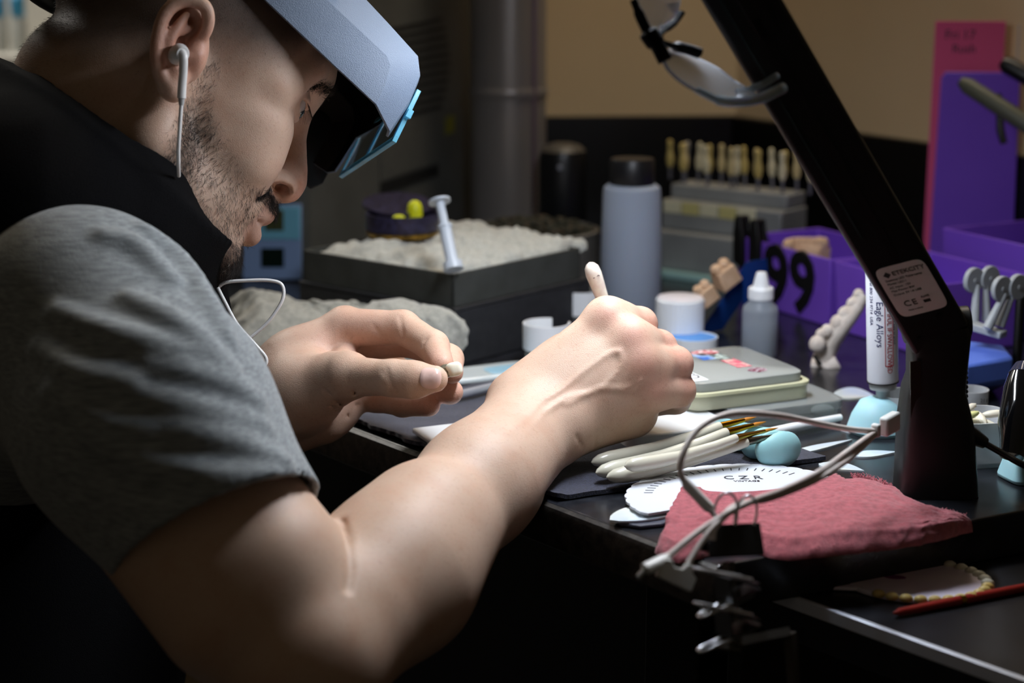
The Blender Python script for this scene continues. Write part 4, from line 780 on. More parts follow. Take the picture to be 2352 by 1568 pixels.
# ================================================================== THE MAN: implicit body, meshed with surface nets
class Nd:
    def __init__(s, fn, lo, hi): s.fn = fn; s.lo = np.array(lo, float); s.hi = np.array(hi, float)
def V3(p): return np.array([p[0], p[1], p[2]], float)
def rcn(a, b, ra, rb):
    a, b = V3(a), V3(b); ba = b - a; L2 = float(ba @ ba) + 1e-12; r = max(ra, rb)
    def fn(P):
        t = np.clip(((P - a) @ ba) / L2, 0, 1); return np.linalg.norm(P - a - t[:, None] * ba, axis=1) - (ra + (rb - ra) * t)
    return Nd(fn, np.minimum(a, b) - r, np.maximum(a, b) + r)
def eln(c, r, R=None):
    c = V3(c); r = np.array(r, float); R = np.eye(3) if R is None else np.array(R, float); m = r.max()
    def fn(P):
        q = (P - c) @ R; k0 = np.linalg.norm(q / r, axis=1); k1 = np.linalg.norm(q / (r * r), axis=1) + 1e-9
        return np.where(k0 < 1e-6, -r.min(), k0 * (k0 - 1) / k1)
    return Nd(fn, c - m, c + m)
def chain(pts, rs, k=.004):
    return un(k, *[rcn(pts[i], pts[i + 1], rs[i], rs[i + 1]) for i in range(len(pts) - 1)])
BIG = 1.0
def smin(a, b, k):
    if k <= 0: return np.minimum(a, b)
    h = np.maximum(k - np.abs(a - b), 0) / k; return np.minimum(a, b) - h * h * k * .25
def ev(n, P, lo, hi, m):
    if np.any(n.lo - m > hi) or np.any(n.hi + m < lo): return None
    return n.fn(P) if not hasattr(n, 'ch') else n.evf(P, lo, hi, m)
def un(k, *ch):
    n = Nd(None, np.min([c.lo for c in ch], 0) - k, np.max([c.hi for c in ch], 0) + k); n.ch = ch
    def f(P, lo, hi, m):
        o = None
        for c in ch:
            d = ev(c, P, lo, hi, m)
            if d is None: continue
            o = d if o is None else smin(o, d, k)
        return np.full(len(P), BIG) if o is None else o
    n.evf = f; return n
def seq(base, *ops):
    "ops: ('+',node,k) smooth union, ('-',node,k) smooth subtraction"
    n = Nd(None, np.min([base.lo] + [o[1].lo - o[2] for o in ops if o[0] == '+'], 0), np.max([base.hi] + [o[1].hi + o[2] for o in ops if o[0] == '+'], 0)); n.ch = [base] + [o[1] for o in ops]
    def f(P, lo, hi, m):
        o = ev(base, P, lo, hi, m)
        if o is None: o = np.full(len(P), BIG)
        for s_, c, k in ops:
            d = ev(c, P, lo, hi, m)
            if d is None: continue
            o = smin(o, d, k) if s_ == '+' else -smin(-o, d, k)
        return o
    n.evf = f; return n
def field(n, P, m=.06):
    P = np.asarray(P, float); lo, hi = P.min(0), P.max(0); d = ev(n, P, lo, hi, m); return np.full(len(P), BIG) if d is None else d
def xform(n, Mx, pos, s):
    "child in local space; world = Mx@(local*s)+pos"
    cs = np.array([[x, y, z] for x in (n.lo[0], n.hi[0]) for y in (n.lo[1], n.hi[1]) for z in (n.lo[2], n.hi[2])]); W = cs * s @ Mx.T + pos
    o = Nd(lambda P: field(n, ((P - pos) @ Mx) / s, .09) * s, W.min(0), W.max(0)); return o
def mesh_sdf(n, h, B=16, disp=None, m=.045):
    lo = n.lo - 2 * h; hi = n.hi + 2 * h; nb = np.ceil((hi - lo) / (h * B)).astype(int)
    I = np.stack(np.meshgrid(*[np.arange(k) for k in nb], indexing='ij'), -1).reshape(-1, 3)
    ctr = lo + (I + .5) * h * B; rad = h * B * .87; act = []
    for s_ in range(0, len(I), 4096):     # coarse test
        c = ctr[s_:s_ + 4096]; d = field(n, c, .12); act.append(np.abs(d) < rad * 1.45 + .006)
    I = I[np.concatenate(act)]
    g1 = np.arange(B + 1); L = np.stack(np.meshgrid(g1, g1, g1, indexing='ij'), -1).reshape(-1, 3)
    N = nb * B + 4; key = lambda ijk: (ijk[:, 0].astype(np.int64) * N[1] + ijk[:, 1]) * N[2] + ijk[:, 2]
    ck, cp, eq = [], [], [[], [], []]; sg = [[], [], []]
    corn = np.array([[a, b, c] for a in (0, 1) for b in (0, 1) for c in (0, 1)])
    ed = [(p, q) for p in range(8) for q in range(p + 1, 8) if np.abs(corn[p] - corn[q]).sum() == 1]
    for ib in I:
        G0 = ib * B; P = lo + (G0 + L) * h
        d = field(n, P, m)
        if disp is not None: d = d - disp(P)
        D = d.reshape(B + 1, B + 1, B + 1); S = D < 0
        if S.all() or not S.any(): continue
        C = np.stack([D[a:a + B, b:b + B, c:c + B] for a, b, c in corn], -1).reshape(-1, 8); Sc = C < 0
        mix = Sc.any(1) & ~Sc.all(1); idx = np.nonzero(mix)[0]; Cm = C[idx]; acc = np.zeros((len(idx), 3)); cnt = np.zeros(len(idx))
        for p, q in ed:
            x = (Cm[:, p] < 0) != (Cm[:, q] < 0); t = np.where(x, Cm[:, p] / np.where(x, Cm[:, p] - Cm[:, q], 1), 0)
            acc += np.where(x[:, None], corn[p] + t[:, None] * (corn[q] - corn[p]), 0); cnt += x
        ijk = np.stack(np.unravel_index(idx, (B, B, B)), -1) + G0
        ck.append(key(ijk + 1)); cp.append(lo + (ijk + acc / cnt[:, None]) * h)
        for a in range(3):
            sl0 = [slice(0, B)] * 3; sl1 = list(sl0); sl1[a] = slice(1, B + 1); x = S[tuple(sl0)] != S[tuple(sl1)]
            w_ = np.argwhere(x); eq[a].append(w_ + G0); sg[a].append(S[tuple(sl0)][x])
    ck = np.concatenate(ck); cp = np.concatenate(cp); od = np.argsort(ck); cks = ck[od]; faces = []
    for a in range(3):
        e = np.concatenate(eq[a]); s_ = np.concatenate(sg[a]); b, c = (a + 1) % 3, (a + 2) % 3; ids = []
        for db, dc in ((-1, -1), (0, -1), (0, 0), (-1, 0)):
            q = e.copy(); q[:, b] += db; q[:, c] += dc; k = key(q + 1); j = np.clip(np.searchsorted(cks, k), 0, len(cks) - 1); ids.append(np.where(cks[j] == k, od[j], -1))
        f = np.stack(ids, -1); f = np.where(s_[:, None], f, f[:, ::-1]); faces.append(f[(f >= 0).all(1)])
    return cp, np.concatenate(faces)
def np_mesh(name, v, f, m, parent=None):
    me = bpy.data.meshes.new(name); me.vertices.add(len(v)); me.vertices.foreach_set('co', np.asarray(v, np.float32).ravel())
    me.loops.add(f.size); me.loops.foreach_set('vertex_index', f.astype(np.int32).ravel()); me.polygons.add(len(f))
    me.polygons.foreach_set('loop_start', np.arange(len(f), dtype=np.int32) * 4)
    me.update(calc_edges=True); me.validate(); me.polygons.foreach_set('use_smooth', np.ones(len(me.polygons), bool)); me.materials.append(m)
    o = bpy.data.objects.new(name, me); COL.objects.link(o)
    if parent: o.parent = parent
    return o
# ---------------------------------------------------------------- head (local mm: x forward, y the man's right, z up)
HM = np.array([[0.8384, 0.3746, 0.3958], [0.1782, -0.8748, 0.4505], [-0.515, 0.3072, 0.8002]]); HP = np.array([-.242, 1.216, 1.018]); HS = 1.05
def hw(x, y, z): "head-local mm -> world"; return Vector(HM @ (np.array([x, y, z]) / 1000 * HS) + HP)
def hl(px, py, y):
    "where the photo's ray meets the head plane at lateral offset y (mm) -> local (x, y, z) mm"
    r = np.array(FW + (px - 1176) / F * RT - (py - 784) / F * UP); o = HM.T @ (np.array(CAM) - HP) / HS; q = HM.T @ r / HS
    return tuple((o + q * ((y / 1000 - o[1]) / q[1])) * 1000)
def mm(*a): return tuple(x / 1000 for x in a)
def E(c, r, R=None): return eln(mm(*c), mm(*r), R)
def C(a, b, ra, rb): return rcn(mm(*a), mm(*b), ra / 1000, rb / 1000)
def both(fn): return [fn(1), fn(-1)]
def rotY(a): c, s_ = math.cos(a), math.sin(a); return [[c, 0, s_], [0, 1, 0], [-s_, 0, c]]
ops = []
def add(n, k): ops.append(('+', n, k / 1000))
def sub(n, k): ops.append(('-', n, k / 1000))
add(E((44, 0, 50), (47, 62, 44)), 22)                       # forehead
add(E((44, 0, -18), (44, 56, 58)), 22)                      # face core
for s_ in (1, -1):
    add(E((64, 44 * s_, -8), (23, 18, 17)), 18)             # cheekbone
    add(E((72, 34 * s_, -30), (20, 20, 22)), 16)            # cheek
    add(C((2, 60 * s_, -8), (10, 52 * s_, -58), 13, 13), 16) # ramus
    add(C((10, 52 * s_, -58), (80, 17 * s_, -90), 14, 13), 16)
    add(C((88, 12 * s_, 47), (76, 45 * s_, 41), 11, 8), 12)  # brow ridge
    add(C((78, 46 * s_, 40), (66, 56 * s_, 12), 8, 8), 10)   # lateral orbital rim
for s_ in (1, -1): add(E((52, 50 * s_, 24), (24, 17, 22)), 16)  # temple
add(E((76, 0, -50), (26, 32, 24)), 14)                      # muzzle
add(E((50, 0, -64), (44, 44, 32)), 16)                      # floor of the jaw
add(E((86, 0, -92), (14, 20, 15)), 10)                      # chin
for s_ in (1, -1):
    sub(E((100, 33 * s_, 18), (23, 19, 12)), 9)             # socket
    add(E((76, 32 * s_, 17), (15.6, 17, 15)), 4)            # lids over the eyeball
    sub(E((94, 36 * s_, 13.5), (15, 16, 5.2), rotY(.30)), 1.6) # lid opening
add(C((92, 0, 36), (93, 0, 16), 7, 6.5), 9)
add(C((92, 0, 18), (104, 0, -10), 6.5, 9), 7)               # bridge
add(E((105, 0, -20), (12.5, 11.5, 11)), 6)                  # tip
add(E((108, 0, -27), (8.5, 8, 8)), 4)
add(C((106, 0, -32), (97, 0, -40), 4.5, 4.5), 4)
for s_ in (1, -1): add(E((99, 12.5 * s_, -29), (12, 7.0, 9.5)), 5)
for s_ in (1, -1):
    sub(C((105, 8.0 * s_, -40), (104, 9.0 * s_, -29), 3.4, 3.4), 2)
    sub(C((95, 17 * s_, -38), (105, 16 * s_, -33), 3.0, 4.6), 2)
    sub(E((103, 16 * s_, -35), (8.2, 9.5, 5.4), rotY(.35)), 1.6); sub(C((103, 14 * s_, -34), (100, 5 * s_, -28), 4.2, 3.5), 1.5)
add(C((103, 0, -46), (92, 20 * s_ * 0, -46), 5, 5), 6)
for s_ in (1, -1):
    add(C((101.5, 3 * s_, -50.5), (88, 23 * s_, -58), 5.6, 3.4), 4)
    add(C((98.5, 3 * s_, -67), (87, 21 * s_, -61), 7.0, 3.4), 4)
    sub(C((111, 0, -59.5), (88, 26 * s_, -60.5), 1.1, .9), 2.2)
    sub(C((95, 17 * s_, -36), (88, 30 * s_, -52), 1.4, 1.2), 5)  # nasolabial fold
skull = seq(E((2, 0, 50), (96, 76, 80)), *ops)
HEAD = xform(skull, HM, HP, HS)
# ---------------------------------------------------------------- near ear, traced in the plane of the head's side
ED = 1.127
def ear(px, py, out=0.): return at(px, py, ED - out)
def earch(pts, rs):
    P = spline([ear(*p) for p in pts], 3); x = np.linspace(0, len(rs) - 1, len(P)); return chain(P, list(np.interp(x, range(len(rs)), rs)), .0015)
earbase = un(.006, rcn(ear(432, 60, .004), ear(410, 120, .006), .0165, .0135), rcn(ear(410, 120, .006), ear(402, 185, .004), .0125, .0085))
EAR = seq(eln(ear(415, 95, .004), (.0185, .008, .028)), ('+', rcn(ear(404, 150, .007), ear(401, 203, .006), .010, .0065), .005),
  ('-', eln(ear(424, 60, .018), (.0150, .013, .0175)), .003), ('-', eln(ear(415, 108, .019), (.0098, .014, .0125)), .003),
  ('+', earch([(448, 98, .006), (470, 78, .009), (479, 45, .012), (470, 14, .015), (437, 0, .018), (398, 12, .020), (371, 50, .022), (360, 100, .022), (360, 142, .020), (370, 178, .016), (384, 202, .012), (399, 212, .009)], [.0028, .0036, .0038, .004, .0042, .0042, .004, .0038, .0040, .0045, .0055, .0060]), .0022),
  ('+', earch([(428, 34, .012), (408, 62, .016), (390, 90, .018), (386, 120, .017), (396, 146, .014), (410, 168, .011)], [.0024, .0032, .0038, .0038, .0034, .0028]), .003),
  ('+', earch([(440, 62, .009), (420, 72, .011), (402, 74, .014)], [.002, .0024, .0022]), .003),
  ('+', earch([(452, 108, .006), (448, 128, .009), (444, 146, .006)], [.005, .0062, .005]), .004),
  ('+', earch([(402, 168, .010), (398, 205, .009)], [.006, .0075]), .004))
SH = at(185, 770, 1.08); EL = at(705, 1497, .985); WR = at(1225, 978, 1.193)
NECK = un(.03, rcn(hw(-20, 0, -18), at(215, 400, 1.20), .058, .060), rcn(hw(-46, 0, -36), at(165, 330, 1.195), .038, .042), rcn(at(215, 400, 1.20), at(60, 640, 1.22), .062, .085),
          rcn(hw(20, 30, -58), at(250, 470, 1.18), .022, .03))
# ---------------------------------------------------------------- right arm and hand
def hp(px, py, d): return at(px, py, d * .984)
fa = lambda t, dx=0, dy=0, dd=0: EL.lerp(WR, t) + RT * (dx / 1000) + UP * (dy / 1000) + FW * (dd / 1000)
ARM = un(.022, rcn(SH, EL, .050, .047), rcn(at(330, 980, 1.03), at(610, 1300, .99), .050, .044), rcn(at(240, 1000, 1.01), at(520, 1400, .985), .046, .040))
FORE = un(.02, rcn(EL, fa(.32, 4, -4), .043, .0445), rcn(fa(.12, 2, 8), fa(.45, 0, 8), .034, .036), rcn(fa(.32, 4, -4), fa(.72), .0445, .0335), rcn(fa(.72, 2), at(1205, 960, 1.193), .0335, .0255), rcn(fa(.7, 2, -2), at(1252, 996, 1.190), .030, .0225))
R_ = {}
IM, MM_, RM, LM_ = hp(1393, 734, 1.232), hp(1447, 782, 1.222), hp(1470, 838, 1.218), hp(1492, 893, 1.226)
PALM = un(.012, rcn(hp(1188, 922, 1.222), IM, .0195, .0130), rcn(hp(1218, 945, 1.214), MM_, .0205, .0135), rcn(hp(1245, 972, 1.212), RM, .0205, .0130), rcn(hp(1275, 998, 1.22), LM_, .019, .0125),
          rcn(hp(1262, 985, 1.225), hp(1450, 945, 1.245), .0225, .0190), rcn(hp(1300, 860, 1.245), hp(1440, 840, 1.255), .022, .018), rcn(hp(1190, 915, 1.225), hp(1300, 815, 1.25), .017, .015))
KN = [eln(hp(1398, 726, 1.228), (.0112, .0105, .0100)), eln(hp(1455, 776, 1.2155), (.0105, .0095, .0100)), eln(hp(1476, 834, 1.2125), (.0105, .0095, .0100)), eln(hp(1500, 892, 1.221), (.0095, .0095, .0095))]
FI = [chain([IM, hp(1432, 736, 1.240), hp(1470, 744, 1.252), hp(1478, 775, 1.272), hp(1440, 850, 1.296), hp(1420, 900, 1.300)], [.0128, .0122, .0118, .0110, .0092, .0075]),
      chain([MM_, hp(1480, 788, 1.230), hp(1514, 798, 1.242), hp(1512, 836, 1.268), hp(1470, 890, 1.290)], [.0130, .0125, .0121, .0110, .0085]),
      chain([RM, hp(1510, 836, 1.226), hp(1550, 836, 1.238), hp(1545, 872, 1.262), hp(1490, 915, 1.280)], [.0130, .0126, .0124, .0110, .0085]),
      chain([LM_, hp(1530, 895, 1.232), hp(1558, 896, 1.240), hp(1552, 915, 1.258), hp(1500, 930, 1.272)], [.0124, .0120, .0117, .0106, .0085])]
TH_ = chain([hp(1260, 880, 1.250), hp(1340, 800, 1.285), hp(1420, 800, 1.305), hp(1452, 860, 1.305)], [.018, .0145, .0115, .009])
HANDR = un(.009, un(.014, PALM, *KN), un(.0016, *FI), TH_)
ULNA = eln(at(1292, 975, 1.185), (.017, .013, .017))
# ---------------------------------------------------------------- left hand, palm half turned to the camera
def lp_(px, py, d): return at(px, py, d * .953)
LW = lp_(600, 938, 1.315); LE = at(330, 1130, 1.30)
CMC = lp_(690, 905, 1.285)
LP = un(.016, rcn(LE, LW, .038, .029), rcn(LW, lp_(680, 835, 1.312), .028, .021), rcn(lp_(670, 850, 1.312), lp_(792, 752, 1.318), .022, .0140), rcn(lp_(690, 850, 1.325), lp_(782, 790, 1.338), .021, .0150), rcn(lp_(690, 880, 1.33), lp_(775, 835, 1.345), .021, .0150),
        rcn(lp_(640, 960, 1.315), lp_(770, 925, 1.335), .0245, .0185), rcn(lp_(650, 925, 1.295), CMC, .024, .0245), rcn(CMC, lp_(795, 862, 1.252), .0235, .0150), rcn(lp_(600, 955, 1.32), lp_(740, 955, 1.325), .024, .0165))
LT = chain([lp_(770, 866, 1.262), lp_(805, 864, 1.248), lp_(905, 868, 1.222), lp_(950, 872, 1.217), lp_(998, 870, 1.212)], [.0175, .0140, .0116, .0118, .0090], .006)
LI = chain([lp_(795, 752, 1.312), lp_(925, 752, 1.296), lp_(995, 795, 1.268), lp_(1015, 838, 1.243)], [.0140, .0120, .0108, .0084])
LMd = chain([lp_(788, 785, 1.335), lp_(945, 782, 1.330), lp_(1030, 825, 1.295), lp_(1038, 855, 1.272)], [.0140, .0118, .0104, .0080])
LR = chain([lp_(775, 835, 1.345), lp_(900, 850, 1.355), lp_(970, 885, 1.325), lp_(1035, 900, 1.288)], [.0140, .0118, .0108, .0090])
LL = chain([lp_(770, 905, 1.338), lp_(868, 912, 1.338), lp_(925, 925, 1.315), lp_(985, 930, 1.292)], [.0130, .0108, .0098, .0082])
WEB = rcn(lp_(790, 800, 1.318), lp_(790, 850, 1.275), .0085, .0105)
HANDL = un(.006, un(.004, LP, WEB), un(.0015, LT, LI, LMd, LR, LL))
LSH = at(-180, 640, 1.42)
TORSO = un(.06, rcn(at(60, 640, 1.22), at(-260, 1500, 1.25), .10, .13), rcn(SH, at(60, 700, 1.22), .045, .08), rcn(LSH, at(60, 640, 1.22), .05, .08), rcn(LSH, LE, .045, .040))
BODY0 = un(.018, un(.012, HEAD, NECK), TORSO, un(.010, ARM, FORE), LP)
BODY1 = un(.006, BODY0, un(.012, FORE, HANDR), HANDL)
BODY2 = un(.004, un(.016, BODY1, ULNA), EAR)
# raised veins and tendons on the back of the right hand, laid on the surface
LEFT = HANDL; RIGHT = un(.016, un(.012, un(.010, ARM, FORE), HANDR), ULNA)
def trace(node, px, py, d0=.9, d1=1.5):
    dr_ = np.array(FW + (px - 1176) / F * RT - (py - 784) / F * UP); t = d0
    for _ in range(80):
        d = field(node, (np.array(CAM) + dr_ * t)[None], .3)[0]
        if d < .0002: break
        t += min(d, .05) * .85 / np.linalg.norm(dr_)
        if t > d1: return None
    return Vector(np.array(CAM) + dr_ * t)
def vein(pts, r):
    P = [trace(RIGHT, *p) for p in pts]; P = [p for p in P if p is not None]; return chain([p + FW * r * .55 for p in spline(P, 4)], [r] * (4 * (len(P) - 1) + 1), .001)
veins = [vein([(1240, 925), (1291, 893), (1330, 862), (1362, 838), (1395, 815), (1422, 806)], .0011), vein([(1300, 930), (1345, 905), (1382, 890), (1412, 862), (1428, 830), (1424, 808)], .0011), vein([(1382, 890), (1420, 892), (1448, 888), (1472, 872)], .0010), vein([(1160, 1000), (1210, 960), (1240, 925)], .0010), vein([(1345, 905), (1300, 915), (1240, 960), (1180, 1040)], .0009)]
def crease(pts, r, k=.0016):
    P = [trace(LEFT if pts[0][0] < 1000 and pts[0][1] < 1000 else RIGHT, *p) for p in pts]; P = [p for p in P if p is not None]; return ('-', chain([p - FW * r * .45 for p in spline(P, 3)], [r] * (3 * (len(P) - 1) + 1), .0005), k)
CREASES = [crease([(886, 842), (892, 865), (900, 890)], .0009), crease([(878, 850), (884, 870)], .0007), crease([(797, 875), (812, 900), (850, 915)], .0010), crease([(745, 895), (775, 925), (820, 930)], .0011), crease([(760, 930), (800, 955)], .0010),
  crease([(858, 748), (872, 768), (896, 785)], .0008), crease([(918, 725), (922, 752), (926, 775)], .0010), crease([(982, 772), (968, 800)], .0009),
  crease([(786, 1195), (800, 1250), (806, 1300), (800, 1350)], .0016, .004), crease([(1322, 1000), (1340, 1030)], .0009), crease([(1365, 1000), (1368, 1030)], .0007)]
BODY = seq(BODY2, *[('+', v, .0026) for v in veins] + CREASES)
# the heels of both hands flatten where they rest on the towel mat and bench edge
_k, _n = np.array(K), np.array(e2)
BODY = seq(BODY, ('-', Nd(lambda P: np.maximum(P[:, 2] - (TZ + .0072), np.maximum(-.0015 - (P - _k) @ _n, TZ - .05 - P[:, 2])), np.array((-.6, .8, .69)), np.array((.6, 1.7, .76))), .004))
bv, bf = mesh_sdf(BODY, .0017)
# ---------------------------------------------------------------- skin colour by region, kept on the mesh
def sstep(a, b, x): t = np.clip((x - a) / (b - a), 0, 1); return t * t * (3 - 2 * t)
loc = ((bv - HP) @ HM) / HS * 1000; X_, Y_, Z_ = loc.T
inhead = (X_ > -130) & (X_ < 140) & (np.abs(Y_) < 110) & (Z_ > -125) & (Z_ < 150)
def beard_density(x, y, z):
    up_ = np.interp(x, [10, 18, 24, 34, 46, 60, 74, 84, 92, 104], [-40, 14, 14, -16, -27, -36, -44, -46, -38, -36]); d = sstep(0, 7, up_ - z) * (x > 12)
    d *= sstep(-116, -104, z) * sstep(10, 26, x + (z + 20) * .10)
    ay = np.abs(y); lip = (x > 86) & (ay < 24) & (z < -47) & (z > -74); must = (x > 88) & (z > -48) & (z < -37)
    soul = (x > 90) & (ay < 12) & (z < -73) & (z > -80)
    d = np.where(lip, 0, d); d = np.where(must, np.maximum(d, .95) * (ay < 32), d)
    dens = .25 + .75 * np.maximum(np.maximum(sstep(50, 30, x) * sstep(-20, -40, z), sstep(-78, -90, z)), sstep(80, 90, x) * (z > -50))
    return d * dens
def scalp_density(x, y, z):
    zs = np.interp(x, [-100, -85, -50, -20, 10, 30, 50, 62, 76], [-62, -58, -48, -30, -14, -6, 4, 16, 60]); return sstep(0, 42, z - zs)
bd = np.where(inhead, beard_density(X_, Y_, Z_), 0); sd_ = np.where(inhead & (np.abs(Y_) < 84), scalp_density(X_, Y_, Z_), 0)
base = np.array(lin('ccae98')); red = np.array(lin('cc8877')); colr = np.tile(base, (len(bv), 1))
def blend(w_, c): 
    global colr
    colr = colr * (1 - w_[:, None]) + np.array(lin(c)) * w_[:, None]
def near(p, r): return np.exp(-(np.linalg.norm(bv - np.array(p), axis=1) / r) ** 2)
for p in (hp(1398, 722, 1.218), hp(1455, 772, 1.206), hp(1476, 830, 1.204), hp(1502, 890, 1.212)): blend(near(p, .011) * .45, 'c98474')
for p in (hp(1485, 740, 1.245), hp(1530, 795, 1.235), hp(1570, 836, 1.23), hp(1575, 895, 1.235), lp_(1015, 838, 1.243), lp_(1038, 850, 1.272), lp_(1030, 900, 1.285), lp_(985, 930, 1.29)): blend(near(p, .016) * .40, 'd08f80')
blend(near(lp_(840, 790, 1.31), .05) * .3, 'd39482')
er = np.exp(-(np.linalg.norm(bv - np.array(ear(412, 100, .012)), axis=1) / .028) ** 4); blend(er * .5 * (inhead & (Y_ > 72)), 'b5654e')
blend(np.where(inhead & (X_ > 88) & (np.abs(Y_) < 24) & (Z_ < -47) & (Z_ > -74), 1., 0.) * sstep(86, 94, X_) * .45, 'a87c70')
blend(np.where(inhead, np.exp(-(((X_ - 112) / 16) ** 2 + (Y_ / 18) ** 2 + ((Z_ + 24) / 14) ** 2)), 0) * .45, 'c27b68')
blend(bd * .55, '4d3f35'); blend(sd_ * .85, '2c231e')
# tattooed band just under the sleeve hem
sk = bpy.data.materials.new('skin'); sk.use_nodes = True; nt = sk.node_tree; b_ = nt.nodes['Principled BSDF']
b_.inputs['Roughness'].default_value = .47; b_.inputs['Specular IOR Level'].default_value = .38; b_.inputs['Subsurface Weight'].default_value = .10; b_.inputs['Subsurface Radius'].default_value = (.008, .0032, .0018); b_.inputs['Subsurface Scale'].default_value = .4
att = nt.nodes.new('ShaderNodeAttribute'); att.attribute_name = 'skin_tone'; tcn = nt.nodes.new('ShaderNodeTexCoord')
def noise(sc, det=3): n = nt.nodes.new('ShaderNodeTexNoise'); n.inputs['Scale'].default_value = sc; n.inputs['Detail'].default_value = det; nt.links.new(tcn.outputs['Object'], n.inputs['Vector']); return n
n1, n2, n3 = noise(55), noise(420, 2), noise(1400, 3)
def mixc(fac, a, bcol, lo, hi):
    r = nt.nodes.new('ShaderNodeMapRange'); r.inputs['From Min'].default_value = lo; r.inputs['From Max'].default_value = hi; r.inputs['To Max'].default_value = fac[1]; nt.links.new(fac[0].outputs['Fac'], r.inputs['Value'])
    m_ = nt.nodes.new('ShaderNodeMix'); m_.data_type = 'RGBA'; m_.blend_type = 'MULTIPLY'; nt.links.new(r.outputs[0], m_.inputs['Factor']); nt.links.new(a, m_.inputs['A']); m_.inputs['B'].default_value = (*bcol, 1); return m_.outputs['Result']
c_ = mixc((n1, .55), att.outputs['Color'], (.90, .76, .70), .45, .75); c_ = mixc((n2, .5), c_, (.80, .72, .68), .55, .75); nt.links.new(c_, b_.inputs['Base Color'])
bp = nt.nodes.new('ShaderNodeBump'); bp.inputs['Distance'].default_value = .00035; bp.inputs['Strength'].default_value = .7; nt.links.new(n3.outputs['Fac'], bp.inputs['Height']); nt.links.new(bp.outputs[0], b_.inputs['Normal'])
person = np_mesh('person', bv, bf, sk)
ca = person.data.color_attributes.new('skin_tone', 'FLOAT_COLOR', 'POINT'); ca.data.foreach_set('color', np.concatenate([colr, np.ones((len(bv), 1))], 1).astype(np.float32).ravel())
tag(person, 'man in a black vest and grey t-shirt bent over the bench painting a tooth crown', 'person')
# ---------------------------------------------------------------- hair: real strands
me = person.data; nv_ = len(me.vertices); nrm = np.zeros(nv_ * 3, np.float32); me.vertices.foreach_get('normal', nrm); nrm = nrm.reshape(-1, 3).astype(float)
rs_ = np.random.RandomState(4)
def strands(name, dens, count, ln, r, flow, m, jit=.5, seg=3, lift=.45):
    "short tapered hairs rooted on the skin; flow = head-local growth direction"
    p = dens / dens.sum(); idx = rs_.choice(nv_, count, p=p); P = bv[idx] + rs_.normal(0, .0006, (count, 3)); N_ = nrm[idx]
    fl_ = np.array([flow(*l) for l in loc[idx]]) @ HM.T; fl_ += rs_.normal(0, jit, fl_.shape); fl_ -= N_ * (fl_ * N_).sum(1, keepdims=True); fl_ /= np.linalg.norm(fl_, axis=1, keepdims=True) + 1e-9
    L_ = rs_.uniform(*ln, count)[:, None]; D0 = N_ * lift + fl_ * (1 - lift * .4); D0 /= np.linalg.norm(D0, axis=1, keepdims=True); D1 = fl_ + rs_.normal(0, .25, fl_.shape) * .6
    pts = [P - N_ * .0003, P + D0 * L_ * .5, P + D0 * L_ * .5 + (D0 * .4 + D1 * .6) * L_ * .5]; rad = [r, r * .8, r * .15]
    S_ = np.cross(D0, N_); S_ /= np.linalg.norm(S_, axis=1, keepdims=True) + 1e-9; T_ = np.cross(D0, S_); vs = []; 
    for q, rr in zip(pts, rad):
        for a in (0, 2.094, 4.189): vs.append(q + (S_ * math.cos(a) + T_ * math.sin(a)) * rr)
    vs = np.stack(vs, 1).reshape(-1, 3); b0 = np.arange(count)[:, None] * 9; f = []
    for k in range(2):
        for j in range(3): f.append(np.stack([b0[:, 0] + k * 3 + j, b0[:, 0] + k * 3 + (j + 1) % 3, b0[:, 0] + k * 3 + 3 + (j + 1) % 3, b0[:, 0] + k * 3 + 3 + j], -1))
    o = np_mesh(name, vs, np.concatenate(f), m, person); o['kind'] = 'stuff'; return o
hd_ = mat('hair_dark', '1d1714', .5); hg_ = mat('hair_grey', 'b9b3a8', .45)
front_ = np.where(inhead & (Y_ > -40), 1., 0.)
down = lambda x, y, z: (.25 - .5 * (x < 60), -.1, -1.)
strands('beard', bd * front_ + 1e-9, 11000, (.003, .0075), .0001, down, hd_, .45)
strands('grey_beard_hair', bd * front_ * (X_ < 80) + bd * front_ * (Z_ < -88) + 1e-9, 520, (.004, .009), .00008, down, hg_, .6)
strands('cropped_hair', sd_ * (Y_ > -30) * inhead + 1e-9, 9000, (.0014, .0030), .00008, lambda x, y, z: (-.2, 0, -1.), hd_, .4, lift=.7)
# goatee tuft
gd = np.where(inhead & (Z_ < -86) & (X_ > 78) & (np.abs(Y_) < 24), 1., 0.); strands('goatee', gd + 1e-9, 900, (.006, .012), .00009, lambda x, y, z: (.35, 0, -1.), hd_, .35, lift=.55)
md = np.where(inhead & (Z_ < -38) & (Z_ > -49) & (X_ > 84) & (np.abs(Y_) < 30), 1., 0.); strands('moustache', md + 1e-9, 900, (.003, .006), .00009, lambda x, y, z: (-.3, .25 if y > 0 else -.25, -1.), hd_, .35)
bw = np.where(inhead, np.exp(-((Z_ - (49 - np.abs(Y_) * .40)) / 3.8) ** 2) * (X_ > 74) * (np.abs(Y_) > 6) * (np.abs(Y_) < 47), 0.); bw[bw < .05] = 0
strands('eyebrow', bw + 1e-12, 1300, (.005, .010), .0001, lambda x, y, z: (-.25, .9 if y > 0 else -.9, -.05), hd_, .2, lift=.4)
